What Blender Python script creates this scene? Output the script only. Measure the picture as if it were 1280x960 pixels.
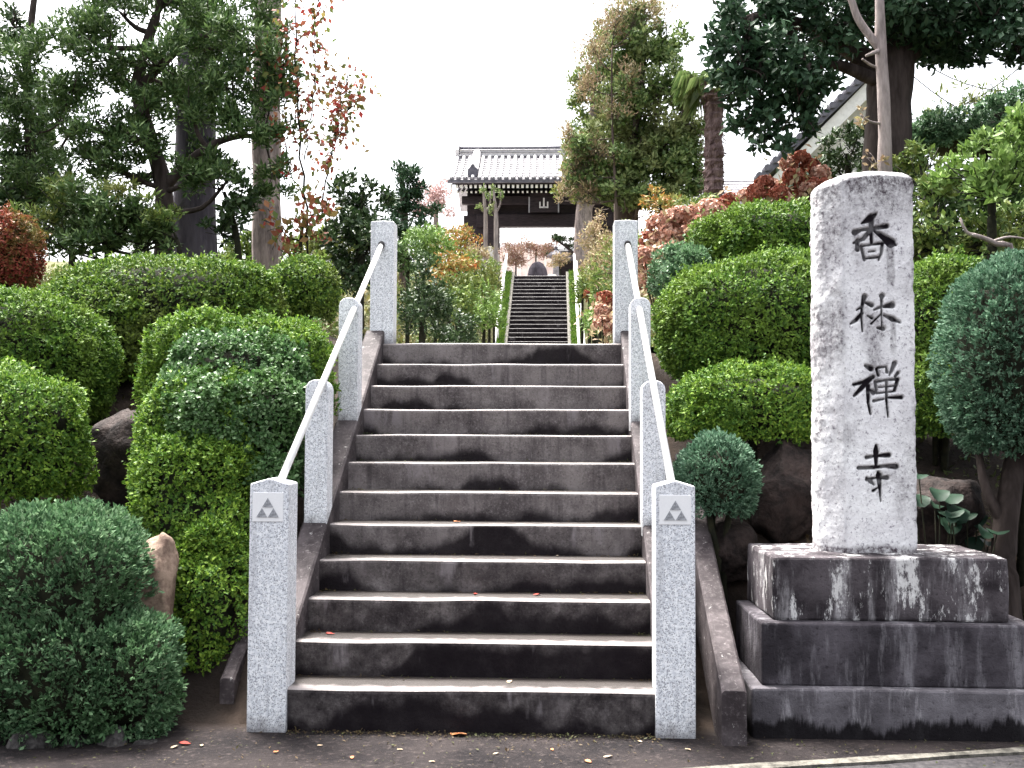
import bpy, bmesh, math, random
import numpy as np
from mathutils import Vector, Matrix, Euler

# ------------------------------------------------------------------ camera, sky, sun, exposure
scene = bpy.context.scene
for o in list(bpy.data.objects):
    bpy.data.objects.remove(o)
COL = scene.collection
F = 1350.0                                   # focal length in pixels of the 1280 wide picture
CAM = np.array([0.0, 0.0, 1.566])
YAW, PITCH, ROLL = math.radians(2.206), math.radians(2.757), math.radians(0.25)
cam_d = bpy.data.cameras.new('camera')
cam_d.sensor_width = 36.0
cam_d.lens = 36.0 * F / 1280.0
cam_d.clip_start, cam_d.clip_end = 0.05, 2000
cam = bpy.data.objects.new('camera', cam_d)
COL.objects.link(cam)
cam.location = CAM
cam.rotation_euler = (Matrix.Rotation(YAW, 3, 'Z') @ Matrix.Rotation(math.pi / 2 + PITCH, 3, 'X')
                      @ Matrix.Rotation(ROLL, 3, 'Z')).to_euler()
scene.camera = cam

SUN_EL, SUN_AZ = 66, 322                      # degrees; azimuth clockwise from +Y
world = bpy.data.worlds.new('World')
scene.world = world
world.use_nodes = True
wn = world.node_tree
wn.nodes.clear()
sky = wn.nodes.new('ShaderNodeTexSky')
sky.sky_type = 'NISHITA'
sky.sun_disc = False
sky.sun_elevation = math.radians(SUN_EL)
sky.sun_rotation = math.radians(SUN_AZ)
sky.air_density = 1.0
sky.dust_density = 7.0
sky.ozone_density = 1.0
hs = wn.nodes.new('ShaderNodeHueSaturation')
hs.inputs['Saturation'].default_value = 0.28
bg = wn.nodes.new('ShaderNodeBackground')
bg.inputs['Strength'].default_value = 0.12
wo = wn.nodes.new('ShaderNodeOutputWorld')
wn.links.new(sky.outputs[0], hs.inputs['Color'])
wn.links.new(hs.outputs[0], bg.inputs['Color'])
wn.links.new(bg.outputs[0], wo.inputs['Surface'])

sun_d = bpy.data.lights.new('sun', 'SUN')
sun_d.energy = 3.0
sun_d.angle = math.radians(20)
sun_d.color = (1.0, 0.96, 0.9)
sun = bpy.data.objects.new('sun', sun_d)
COL.objects.link(sun)
_e, _a = math.radians(SUN_EL), math.radians(SUN_AZ)
_sd = Vector((math.sin(_a) * math.cos(_e), math.cos(_a) * math.cos(_e), math.sin(_e)))
sun.rotation_euler = _sd.to_track_quat('Z', 'Y').to_euler()
sun.location = (0, -10, 30)

vs = scene.view_settings
vs.view_transform = 'Standard'
vs.look = 'None'
vs.gamma = 1.0
vs.use_curve_mapping = False
vs.exposure = 2.4

# ------------------------------------------------------------------ helpers
RNG = np.random.default_rng(11)
random.seed(5)
_R = np.array(cam.rotation_euler.to_matrix())


def at(px, py, Y):
    """world point seen at a picture position when it stands Y metres up the stair axis"""
    d = _R @ np.array([(px - 640) / F, (480 - py) / F, -1.0])
    return CAM + d * (Y / d[1])


def m_per_px(Y):
    return Y / F


def put(o, parent=None, label=None, cat=None, group=None, kind=None):
    COL.objects.link(o)
    if parent is not None:
        o.parent = parent
    if label:
        o['label'] = label
    if cat:
        o['category'] = cat
    if group:
        o['group'] = group
    if kind:
        o['kind'] = kind
    return o


def thing(name, label, cat, loc=(0, 0, 0), rotz=0.0, group=None):
    o = bpy.data.objects.new(name, None)
    o.empty_display_size = 0.1
    put(o, None, label, cat, group)
    o.location = [float(c) for c in loc]
    o.rotation_euler = (0, 0, rotz)
    return o


def mesh_np(name, verts, faces, mat=None, smooth=False):
    """faces: list of tuples, or an (n,k) int array"""
    me = bpy.data.meshes.new(name)
    verts = np.asarray(verts, dtype=np.float32)
    if isinstance(faces, np.ndarray):
        k = faces.shape[1]
        n = faces.shape[0]
        me.vertices.add(len(verts))
        me.vertices.foreach_set('co', verts.ravel())
        me.loops.add(n * k)
        me.loops.foreach_set('vertex_index', faces.astype(np.int32).ravel())
        me.polygons.add(n)
        me.polygons.foreach_set('loop_start', (np.arange(n) * k).astype(np.int32))
        if smooth:
            me.polygons.foreach_set('use_smooth', np.ones(n, dtype=bool))
        me.update(calc_edges=True)
    else:
        me.from_pydata([tuple(map(float, v)) for v in verts], [], faces)
        if smooth:
            me.polygons.foreach_set('use_smooth', np.ones(len(me.polygons), dtype=bool))
        me.update()
    if mat:
        for m in (mat if isinstance(mat, (list, tuple)) else [mat]):
            me.materials.append(m)
    return me


def bm_mesh(name, bm, mat=None, smooth=False):
    me = bpy.data.meshes.new(name)
    bmesh.ops.recalc_face_normals(bm, faces=bm.faces)
    bm.to_mesh(me)
    bm.free()
    if smooth:
        me.polygons.foreach_set('use_smooth', np.ones(len(me.polygons), dtype=bool))
    if mat:
        for m in (mat if isinstance(mat, (list, tuple)) else [mat]):
            me.materials.append(m)
    return me


def ob(name, me, parent=None, loc=(0, 0, 0), **kw):
    o = bpy.data.objects.new(name, me)
    put(o, parent, **kw)
    o.location = [float(c) for c in loc]
    return o


def add_box(bm, x0, x1, y0, y1, z0, z1):
    v = [bm.verts.new(c) for c in ((x0, y0, z0), (x1, y0, z0), (x1, y1, z0), (x0, y1, z0),
                                   (x0, y0, z1), (x1, y0, z1), (x1, y1, z1), (x0, y1, z1))]
    fs = []
    for q in ((0, 3, 2, 1), (4, 5, 6, 7), (0, 1, 5, 4), (1, 2, 6, 5), (2, 3, 7, 6), (3, 0, 4, 7)):
        fs.append(bm.faces.new([v[i] for i in q]))
    return v, fs


def box_mesh(name, x0, x1, y0, y1, z0, z1, mat, bevel=0.0, seg=1):
    bm = bmesh.new()
    add_box(bm, x0, x1, y0, y1, z0, z1)
    if bevel:
        bmesh.ops.bevel(bm, geom=bm.edges[:], offset=bevel, segments=seg, affect='EDGES', profile=0.5)
    return bm_mesh(name, bm, mat)


def tube_np(pts, radii, n=8, cap=True):
    """verts, faces (list) of a tapered tube along pts"""
    pts = [Vector(map(float, p)) for p in pts]
    V, Fc = [], []
    up = Vector((0.13, 0.31, 1)).normalized()
    for i, p in enumerate(pts):
        a = pts[max(i - 1, 0)]
        b = pts[min(i + 1, len(pts) - 1)]
        t = (b - a)
        t = t.normalized() if t.length > 1e-9 else Vector((0, 0, 1))
        ref = up if abs(t.dot(up)) < 0.95 else Vector((1, 0, 0))
        s = t.cross(ref).normalized()
        u = s.cross(t)
        for k in range(n):
            an = 2 * math.pi * k / n
            V.append(p + (s * math.cos(an) + u * math.sin(an)) * radii[i])
    for i in range(len(pts) - 1):
        for k in range(n):
            a = i * n + k
            b = i * n + (k + 1) % n
            Fc.append((a, b, b + n, a + n))
    if cap:
        Fc.append(tuple(range(n - 1, -1, -1)))
        Fc.append(tuple(range((len(pts) - 1) * n, len(pts) * n)))
    return V, Fc


class Acc:
    def __init__(s):
        s.V, s.F = [], []

    def add(s, vf):
        o = len(s.V)
        s.V += list(vf[0])
        s.F += [tuple(i + o for i in f) for f in vf[1]]

    def mesh(s, name, mat, smooth=True):
        return mesh_np(name, [tuple(v) for v in s.V], s.F, mat, smooth)


# lattice value noise, vectorised
def _hash(ix, iy, iz, seed):
    h = (ix * 374761393 + iy * 668265263 + iz * 2147483647 + seed * 974634777) & 0xffffffff
    h = ((h ^ (h >> 13)) * 1274126177) & 0xffffffff
    h = h ^ (h >> 16)
    return (h & 0xffff) / 65535.0


def vnoise(P, scale=1.0, seed=0, octv=1):
    P = np.asarray(P, dtype=np.float64)
    out = np.zeros(P.shape[0])
    amp, tot, sc = 1.0, 0.0, scale
    for o in range(octv):
        Q = P * sc + 1000.0
        I = np.floor(Q).astype(np.int64)
        f = Q - I
        f = f * f * (3 - 2 * f)
        r = 0
        for dx in (0, 1):
            for dy in (0, 1):
                for dz in (0, 1):
                    w = (f[:, 0] if dx else 1 - f[:, 0]) * (f[:, 1] if dy else 1 - f[:, 1]) * (f[:, 2] if dz else 1 - f[:, 2])
                    r = r + w * _hash(I[:, 0] + dx, I[:, 1] + dy, I[:, 2] + dz, seed + o)
        out += amp * (r * 2 - 1)
        tot += amp
        amp *= 0.5
        sc *= 2.03
    return out / tot


def unit(v):
    return v / np.maximum(np.linalg.norm(v, axis=-1, keepdims=True), 1e-9)


def sph(n, rng=RNG):
    return unit(rng.normal(size=(n, 3)))


# ------------------------------------------------------------------ materials
class NT:
    def __init__(s, name):
        s.m = bpy.data.materials.new(name)
        s.m.use_nodes = True
        s.t = s.m.node_tree
        s.t.nodes.clear()
        s.out = s.t.nodes.new('ShaderNodeOutputMaterial')

    def n(s, typ, props=None, **ins):
        nd = s.t.nodes.new('ShaderNode' + typ)
        for k, v in (props or {}).items():
            setattr(nd, k, v)
        for k, v in ins.items():
            key = int(k[1:]) if k[0] == '_' and k[1:].isdigit() else k.replace('_', ' ')
            s.set(nd.inputs[key], v)
        return nd

    def set(s, sock, v):
        if isinstance(v, bpy.types.NodeSocket):
            s.t.links.new(v, sock)
        elif isinstance(v, bpy.types.Node):
            s.t.links.new(v.outputs[0], sock)
        else:
            if isinstance(v, (tuple, list)) and len(v) == 3 and sock.type == 'RGBA':
                v = (*v, 1)
            sock.default_value = v

    def math(s, op, a, b=0.0, c=None, clamp=False):
        nd = s.n('Math', {'operation': op, 'use_clamp': clamp}, _0=a, _1=b)
        if c is not None:
            s.set(nd.inputs[2], c)
        return nd.outputs[0]

    def mix(s, fac, a, b, blend='MIX'):
        nd = s.t.nodes.new('ShaderNodeMix')
        nd.data_type = 'RGBA'
        nd.blend_type = blend
        s.set(nd.inputs[0], fac)
        s.set(nd.inputs[6], a)
        s.set(nd.inputs[7], b)
        return nd.outputs[2]

    def ramp(s, fac, lo, hi, a=0.0, b=1.0):
        nd = s.n('MapRange', {'clamp': True, 'interpolation_type': 'SMOOTHSTEP'})
        s.set(nd.inputs[0], fac)
        for i, v in enumerate((lo, hi, a, b)):
            s.set(nd.inputs[i + 1], v)
        return nd.outputs[0]

    def noise(s, vec, scale, detail=4, rough=0.55, dist=0.0):
        return s.n('TexNoise', None, Vector=vec, Scale=scale, Detail=detail, Roughness=rough, Distortion=dist).outputs[0]

    def mapping(s, vec, scale=(1, 1, 1), loc=(0, 0, 0)):
        return s.n('Mapping', None, Vector=vec, Scale=scale, Location=loc).outputs[0]

    def coords(s):
        return s.n('TexCoord').outputs['Object']

    def bsdf(s, color, rough=0.7, bump=None, bstr=0.3, bdist=0.01, spec=0.4, metallic=0.0):
        p = s.n('BsdfPrincipled')
        s.set(p.inputs['Base Color'], color)
        s.set(p.inputs['Roughness'], rough)
        s.set(p.inputs['Specular IOR Level'], spec)
        s.set(p.inputs['Metallic'], metallic)
        if bump is not None:
            b = s.n('Bump', None, Strength=bstr, Distance=bdist, Height=bump)
            s.t.links.new(b.outputs[0], p.inputs['Normal'])
        s.t.links.new(p.outputs[0], s.out.inputs['Surface'])
        return p


def foliage_mat(name, cols, tint=None, tint_amt=0.5, tint_scale=3.0, rough=0.55, trans=0.25, spec=0.16):
    t = NT(name)
    rnd = t.n('NewGeometry').outputs['Random Per Island']
    cr = t.n('ValToRGB')
    t.set(cr.inputs[0], rnd)
    el = cr.color_ramp.elements
    while len(el) < len(cols):
        el.new(0.5)
    for i, c in enumerate(cols):
        el[i].position = i / (len(cols) - 1)
        el[i].color = (*c, 1)
    col = cr.outputs[0]
    if tint:
        nz = t.noise(t.coords(), tint_scale, 3)
        f = t.math('MULTIPLY', t.ramp(nz, 0.45, 0.65), tint_amt)
        col = t.mix(f, col, tint)
    p = t.bsdf(col, rough, spec=spec)
    if trans:
        tr = t.n('BsdfTranslucent')
        t.set(tr.inputs[0], col)
        mx = t.n('MixShader', None, _0=trans)
        t.t.links.new(p.outputs[0], mx.inputs[1])
        t.t.links.new(tr.outputs[0], mx.inputs[2])
        t.t.links.new(mx.outputs[0], t.out.inputs['Surface'])
    return t.m


def plain_mat(name, a, b, scale=8.0, rough=0.75, bump=0.4, bdist=0.01, spec=0.18, detail=6, stretch=(1, 1, 1)):
    t = NT(name)
    v = t.mapping(t.coords(), stretch)
    n1 = t.noise(v, scale, detail)
    n2 = t.noise(v, scale * 5, 3)
    f = t.math('ADD', t.math('MULTIPLY', n1, 0.7), t.math('MULTIPLY', n2, 0.3))
    t.bsdf(t.mix(t.ramp(f, 0.35, 0.65), a, b), rough, f, bump, bdist, spec)
    return t.m


def bark_mat(name, a, b, scale=6.0):
    return plain_mat(name, a, b, scale, 0.9, 0.8, 0.03, 0.1, 6, (1, 1, 0.25))


MAT = {}
# azalea, box, cypress and tree leaves (real leaf colours)
MAT['azalea'] = foliage_mat('azalea_leaf', [(0.025, 0.065, 0.012), (0.075, 0.155, 0.022), (0.17, 0.27, 0.04)], (0.16, 0.23, 0.035), 0.4, 2.5)
MAT['azalea_bright'] = foliage_mat('azalea_bright_leaf', [(0.03, 0.08, 0.012), (0.105, 0.20, 0.024), (0.22, 0.33, 0.045)], (0.05, 0.12, 0.025), 0.4, 3)
MAT['azalea_bronze'] = foliage_mat('azalea_bronze_leaf', [(0.025, 0.065, 0.012), (0.085, 0.16, 0.024), (0.19, 0.28, 0.04)], (0.11, 0.095, 0.03), 0.4, 1.6)
MAT['box'] = foliage_mat('boxwood_leaf', [(0.025, 0.07, 0.018), (0.07, 0.155, 0.048), (0.18, 0.28, 0.13)], (0.08, 0.16, 0.03), 0.4, 3, rough=0.45, spec=0.3)
MAT['cypress'] = foliage_mat('cypress_leaf', [(0.028, 0.07, 0.03), (0.085, 0.17, 0.08), (0.19, 0.29, 0.16)], (0.08, 0.16, 0.06), 0.4, 3.5)
MAT['cypress_blue'] = foliage_mat('cypress_blue_leaf', [(0.03, 0.072, 0.04), (0.09, 0.18, 0.11), (0.20, 0.31, 0.21)], (0.05, 0.11, 0.06), 0.4, 3.5)
MAT['red_leaf'] = foliage_mat('reddened_leaf', [(0.16, 0.03, 0.02), (0.30, 0.06, 0.045), (0.12, 0.10, 0.03)], (0.12, 0.15, 0.035), 0.8, 2.2)
MAT['yew'] = foliage_mat('podocarp_leaf', [(0.022, 0.05, 0.016), (0.065, 0.12, 0.035), (0.15, 0.22, 0.08)], (0.05, 0.09, 0.025), 0.4, 1.5, trans=0.2)
MAT['dark_broad'] = foliage_mat('dark_broad_leaf', [(0.012, 0.032, 0.014), (0.028, 0.065, 0.03), (0.07, 0.125, 0.07)], None, rough=0.5, trans=0.15, spec=0.15)
MAT['broad'] = foliage_mat('broad_leaf', [(0.05, 0.09, 0.03), (0.12, 0.19, 0.055), (0.26, 0.32, 0.13)], (0.28, 0.25, 0.12), 0.4, 1.2)
MAT['camellia'] = foliage_mat('camellia_leaf', [(0.012, 0.03, 0.009), (0.03, 0.062, 0.018), (0.08, 0.125, 0.05)], None, rough=0.45, spec=0.22, trans=0.12)
MAT['mixed_green'] = foliage_mat('mixed_green_leaf', [(0.05, 0.09, 0.025), (0.10, 0.16, 0.035), (0.19, 0.23, 0.06)], (0.23, 0.20, 0.06), 0.5, 1.2)
MAT['fresh'] = foliage_mat('fresh_leaf', [(0.07, 0.13, 0.03), (0.13, 0.22, 0.045), (0.22, 0.32, 0.09)], (0.10, 0.16, 0.05), 0.5, 2)
MAT['dry'] = foliage_mat('dry_leaf', [(0.22, 0.15, 0.09), (0.36, 0.26, 0.17), (0.28, 0.25, 0.11)], (0.13, 0.15, 0.05), 0.5, 1.5)
MAT['autumn'] = foliage_mat('autumn_leaf', [(0.30, 0.08, 0.03), (0.36, 0.17, 0.05), (0.26, 0.22, 0.06), (0.12, 0.15, 0.04)], (0.16, 0.17, 0.04), 0.4, 1.5)
MAT['ivy'] = foliage_mat('ivy_leaf', [(0.08, 0.13, 0.03), (0.17, 0.17, 0.05), (0.26, 0.13, 0.06), (0.32, 0.045, 0.04), (0.19, 0.11, 0.06)], None, trans=0.35)
MAT['pink_twig'] = foliage_mat('russet_twig_leaf', [(0.16, 0.085, 0.07), (0.24, 0.14, 0.11), (0.20, 0.15, 0.085)], None)
MAT['pale_plum'] = foliage_mat('pale_plum_leaf', [(0.42, 0.27, 0.27), (0.5, 0.36, 0.35), (0.38, 0.24, 0.22)], None)
MAT['hydrangea'] = foliage_mat('withered_petal', [(0.36, 0.17, 0.12), (0.50, 0.28, 0.21), (0.62, 0.43, 0.34), (0.28, 0.10, 0.06)], (0.26, 0.09, 0.055), 0.6, 1.2, trans=0.2)
MAT['hydrangea_dark'] = foliage_mat('dark_withered_petal', [(0.20, 0.05, 0.03), (0.30, 0.09, 0.055), (0.38, 0.17, 0.11)], None, trans=0.2)
MAT['farfugium'] = foliage_mat('round_glossy_leaf', [(0.007, 0.02, 0.012), (0.012, 0.032, 0.018), (0.02, 0.045, 0.028)], None, rough=0.5, spec=0.2, trans=0.1)
MAT['litter'] = foliage_mat('leaf_litter', [(0.05, 0.035, 0.02), (0.09, 0.06, 0.03), (0.06, 0.07, 0.025)], (0.05, 0.08, 0.025), 0.7, 0.8)
MAT['cover'] = foliage_mat('ground_cover_leaf', [(0.05, 0.09, 0.02), (0.11, 0.15, 0.035), (0.17, 0.16, 0.06)], (0.16, 0.11, 0.05), 0.6, 0.7)
MAT['twig'] = plain_mat('twig_bark_and_core', (0.009, 0.010, 0.006), (0.024, 0.024, 0.013), 20, 0.9)  # also colours the shrub cores, near black for the shade inside
MAT['bark_dark'] = bark_mat('dark_bark', (0.025, 0.019, 0.017), (0.07, 0.055, 0.05))
MAT['bark_grey'] = bark_mat('grey_bark', (0.12, 0.098, 0.094), (0.34, 0.28, 0.26), 9)
MAT['bark_purple'] = bark_mat('cool_grey_bark', (0.045, 0.04, 0.05), (0.10, 0.09, 0.11), 5)
MAT['bark_pale'] = bark_mat('pale_bark', (0.17, 0.14, 0.135), (0.33, 0.28, 0.265), 10)
MAT['bark_brown'] = bark_mat('brown_bark', (0.055, 0.04, 0.035), (0.13, 0.10, 0.085))
MAT['palm'] = bark_mat('palm_fibre', (0.05, 0.03, 0.03), (0.17, 0.12, 0.115), 14)
MAT['soil'] = plain_mat('dark_soil', (0.012, 0.009, 0.008), (0.04, 0.028, 0.022), 5, 0.95, 0.8, 0.03, 0.1)
MAT['rock'] = plain_mat('dark_rock', (0.008, 0.006, 0.006), (0.042, 0.030, 0.027), 7, 0.85, 0.9, 0.04, 0.2)
MAT['tan_rock'] = plain_mat('tan_rock', (0.10, 0.065, 0.05), (0.26, 0.19, 0.145), 9, 0.85, 0.7, 0.02, 0.2)
MAT['grey_rock'] = plain_mat('grey_rock', (0.010, 0.009, 0.009), (0.09, 0.082, 0.08), 9, 0.85, 0.9, 0.03, 0.2)
MAT['white_rail'] = plain_mat('white_painted_steel', (0.72, 0.71, 0.69), (0.82, 0.81, 0.79), 12, 0.35, 0.05, 0.002, 0.5)
MAT['rubber'] = plain_mat('dark_rubber', (0.03, 0.028, 0.028), (0.05, 0.045, 0.045), 20, 0.6, 0.1)
MAT['wood_dark'] = plain_mat('dark_timber', (0.012, 0.009, 0.011), (0.03, 0.022, 0.025), 4, 0.75, 0.4, 0.01, 0.2, 5, (1, 1, 6))
MAT['paint_white'] = plain_mat('white_paint', (0.7, 0.69, 0.67), (0.82, 0.81, 0.79), 9, 0.6, 0.1)
MAT['plaster'] = plain_mat('white_plaster', (0.62, 0.6, 0.58), (0.78, 0.76, 0.74), 2, 0.8, 0.1)
MAT['pink_plaster'] = plain_mat('pale_pink_plaster', (0.6, 0.50, 0.48), (0.74, 0.66, 0.63), 2, 0.8, 0.1)
MAT['tile_grey'] = plain_mat('grey_roof_tile', (0.16, 0.155, 0.17), (0.30, 0.29, 0.31), 6, 0.45, 0.2, 0.01, 0.4)
MAT['tile_pale'] = plain_mat('pale_roof_tile', (0.42, 0.41, 0.42), (0.6, 0.58, 0.59), 6, 0.4, 0.2, 0.01, 0.5)
MAT['tile_dark'] = plain_mat('dark_roof_tile', (0.06, 0.058, 0.075), (0.13, 0.125, 0.15), 6, 0.5, 0.2, 0.01, 0.4)
MAT['green_panel'] = plain_mat('pale_green_panel', (0.30, 0.42, 0.33), (0.42, 0.54, 0.44), 3, 0.6, 0.1)


def granite():
    t = NT('pale_granite')
    v = t.coords()
    vo = t.n('TexVoronoi', {'feature': 'F1'}, Vector=v, Scale=210.0)
    cell = t.n('SeparateColor', None, Color=vo.outputs['Color']).outputs[0]
    dark = t.ramp(cell, 0.74, 0.80)
    n1 = t.noise(v, 60, 5)
    n2 = t.noise(v, 2.5, 4)
    c = t.mix(t.ramp(n1, 0.35, 0.65), (0.58, 0.60, 0.64), (0.82, 0.83, 0.85))
    c = t.mix(t.math('MULTIPLY', dark, 0.75), c, (0.16, 0.165, 0.19))
    c = t.mix(t.ramp(n2, 0.5, 0.75, 0, 0.25), c, (0.33, 0.34, 0.37))
    zz = t.n('SeparateXYZ', None, Vector=v).outputs[2]
    run = t.ramp(t.noise(t.mapping(v, (1, 1, 0.07)), 16, 5, 0.65), 0.52, 0.74)
    c = t.mix(t.math('MULTIPLY', run, 0.38), c, (0.25, 0.25, 0.27))
    foot = t.ramp(t.math('ADD', zz, t.math('MULTIPLY', t.math('SUBTRACT', t.noise(v, 12, 5), 0.5), 0.22)), 0.02, 0.15, 0.75, 0.0)
    c = t.mix(foot, c, (0.09, 0.08, 0.08))
    t.bsdf(c, 0.65, n1, 0.25, 0.003, 0.25)
    return t.m


MAT['granite'] = granite()


def granite_light():
    t = NT('honed_granite')
    v = t.coords()
    n1 = t.noise(v, 120, 4)
    t.bsdf(t.mix(n1, (0.70, 0.70, 0.71), (0.82, 0.82, 0.82)), 0.5, n1, 0.1, 0.002, 0.4)
    return t.m


MAT['granite_light'] = granite_light()
MAT['granite_dark'] = plain_mat('rough_grey_granite', (0.16, 0.165, 0.18), (0.40, 0.41, 0.43), 90, 0.8, 0.4, 0.002)


def step_stone(name='weathered_step_stone', low_range=(0.2, 1.3), low_amt=0.72, k=1.0):
    """old purple-grey stone with damp stains on the risers, treads darker towards the back"""
    t = NT(name)
    v = t.coords()
    oi = t.n('ObjectInfo')
    info = oi.outputs['Random']
    oz = t.n('SeparateXYZ', None, Vector=oi.outputs['Location']).outputs[2]
    low = t.ramp(oz, low_range[0], low_range[1], 1.0, 0.0)          # darker towards the lowest steps
    off = t.n('CombineXYZ', None, X=t.math('MULTIPLY', info, 91.0), Y=t.math('MULTIPLY', info, 37.0), Z=t.math('MULTIPLY', info, 13.0))
    vo = t.n('VectorMath', {'operation': 'ADD'}, _0=v, _1=off.outputs[0]).outputs[0]
    sep = t.n('SeparateXYZ', None, Vector=v)
    x, y, z = sep.outputs[0], sep.outputs[1], sep.outputs[2]
    grain = t.noise(vo, 70, 6, 0.75)
    cloud = t.noise(vo, 3.2, 6, 0.62)
    blotch = t.noise(vo, 9, 6, 0.65)
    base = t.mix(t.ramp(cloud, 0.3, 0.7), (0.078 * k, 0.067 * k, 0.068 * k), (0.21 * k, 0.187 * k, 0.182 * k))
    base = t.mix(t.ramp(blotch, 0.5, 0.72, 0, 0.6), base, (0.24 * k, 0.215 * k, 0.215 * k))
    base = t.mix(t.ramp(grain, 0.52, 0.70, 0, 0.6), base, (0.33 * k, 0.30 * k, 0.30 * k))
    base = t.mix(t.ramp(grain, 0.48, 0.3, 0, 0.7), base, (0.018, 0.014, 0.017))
    vx = t.mapping(vo, (1, 0.15, 0.15))
    edge = t.noise(vx, 1.5, 3, 0.5)
    edge2 = t.noise(vo, 13, 5, 0.65)
    hgt = t.math('ADD', t.math('MULTIPLY', t.math('SUBTRACT', edge, 0.5), 0.75), t.math('MULTIPLY', t.math('SUBTRACT', edge2, 0.5), 0.07))
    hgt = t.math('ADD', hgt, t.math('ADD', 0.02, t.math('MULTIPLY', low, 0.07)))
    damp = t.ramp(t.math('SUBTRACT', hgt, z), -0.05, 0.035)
    runs = t.ramp(t.noise(t.mapping(vo, (1, 0.2, 0.05)), 18, 5, 0.65), 0.5, 0.72)
    pale = t.ramp(t.noise(t.mapping(vo, (1, 0.2, 0.30)), 3.1, 4, 0.6), 0.56, 0.70)
    nz = t.n('SeparateXYZ', None, Vector=t.n('NewGeometry').outputs['Normal']).outputs[2]
    tread = t.ramp(nz, 0.3, 0.7)
    riser = t.math('SUBTRACT', 1.0, tread)
    col = t.mix(t.math('MULTIPLY', t.math('MULTIPLY', pale, riser), 0.6), base, (0.27, 0.24, 0.24))
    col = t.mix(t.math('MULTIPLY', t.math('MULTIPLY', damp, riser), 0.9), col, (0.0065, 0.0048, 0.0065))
    col = t.mix(t.math('MULTIPLY', t.math('MULTIPLY', runs, riser), 0.45), col, (0.028, 0.023, 0.027))
    col = t.mix(t.math('MULTIPLY', t.math('MULTIPLY', low, riser), t.math('ADD', low_amt - 0.07, t.math('MULTIPLY', t.math('SUBTRACT', blotch, 0.5), -1.6)), clamp=True), col, (0.008, 0.006, 0.0078))
    pale2 = t.ramp(t.noise(t.mapping(vo, (1, 0.2, 0.22)), 4.3, 5, 0.65), 0.58, 0.68)
    up_ = t.ramp(t.math('ADD', z, t.math('MULTIPLY', t.math('SUBTRACT', edge2, 0.5), 0.2)), 0.03, 0.13)
    col = t.mix(t.math('MULTIPLY', t.math('MULTIPLY', pale2, riser), t.math('MULTIPLY', up_, 0.6)), col, (0.25, 0.225, 0.235))
    tread_back = t.ramp(t.math('ADD', y, t.math('MULTIPLY', t.math('SUBTRACT', edge2, 0.5), 0.2)), 0.02, 0.13)  # tread colour runs from a paler nose to a darker back
    col = t.mix(t.math('MULTIPLY', t.math('MULTIPLY', tread_back, tread), 0.93), col, (0.018, 0.013, 0.011))
    tread_front = t.math('MULTIPLY', tread, t.math('SUBTRACT', 1.0, tread_back))
    col = t.mix(t.math('MULTIPLY', tread_front, 0.5), col, (0.30 * k, 0.265 * k, 0.255 * k))
    rough = t.math('SUBTRACT', 0.78, t.math('MULTIPLY', tread, 0.25))
    t.bsdf(col, rough, t.math('ADD', grain, t.math('MULTIPLY', blotch, 0.5)), 0.7, 0.008, t.math('ADD', 0.05, t.math('MULTIPLY', tread, 0.3)))
    return t.m


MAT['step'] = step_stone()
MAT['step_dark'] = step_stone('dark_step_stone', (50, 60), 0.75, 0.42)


def beam_stone():
    t = NT('purple_beam_stone')
    v = t.coords()
    g = t.noise(v, 40, 6, 0.7)
    c = t.noise(v, 5, 5, 0.6)
    w = t.ramp(t.noise(v, 22, 6, 0.75), 0.62, 0.66)
    col = t.mix(t.ramp(c, 0.35, 0.7), (0.028, 0.022, 0.024), (0.085, 0.071, 0.074))
    col = t.mix(t.ramp(g, 0.5, 0.72, 0, 0.5), col, (0.17, 0.148, 0.15))
    col = t.mix(t.math('MULTIPLY', w, 0.8), col, (0.42, 0.40, 0.39))
    t.bsdf(col, 0.7, g, 0.6, 0.008, 0.18)
    return t.m


MAT['beam'] = beam_stone()


def plinth_stone(name, dark, mid, light, lichen, wet_base):
    """old stone block: vertical run stains, pale lichen, wet foot (object z starts at the foot)"""
    t = NT(name)
    v = t.coords()
    z = t.n('SeparateXYZ', None, Vector=v).outputs[2]
    g = t.noise(v, 45, 6, 0.7)
    c = t.noise(v, 4, 5, 0.6)
    run = t.noise(t.mapping(v, (1, 1, 0.16)), 9, 7, 0.72)
    col = t.mix(t.ramp(c, 0.35, 0.68), dark, mid)
    col = t.mix(t.ramp(run, 0.48, 0.68, 0, 0.8), col, light)
    col = t.mix(t.ramp(g, 0.45, 0.3, 0, 0.6), col, tuple(k * 0.3 for k in dark))
    if lichen:
        l1 = t.noise(t.mapping(v, (1, 1, 0.33)), 8, 8, 0.8)
        lm = t.ramp(l1, 0.54, 0.60)
        col = t.mix(t.math('MULTIPLY', lm, 0.85), col, (0.66, 0.65, 0.64))
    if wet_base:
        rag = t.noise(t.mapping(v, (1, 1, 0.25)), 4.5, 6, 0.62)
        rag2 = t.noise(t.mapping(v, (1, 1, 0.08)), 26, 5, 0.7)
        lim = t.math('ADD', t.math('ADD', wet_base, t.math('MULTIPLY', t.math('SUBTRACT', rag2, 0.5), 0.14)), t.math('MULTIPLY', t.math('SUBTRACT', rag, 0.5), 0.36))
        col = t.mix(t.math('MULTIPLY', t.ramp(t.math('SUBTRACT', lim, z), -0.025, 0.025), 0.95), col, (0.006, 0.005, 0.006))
    t.bsdf(col, 0.85, t.math('ADD', g, c), 0.8, 0.012, 0.08)
    return t.m


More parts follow.
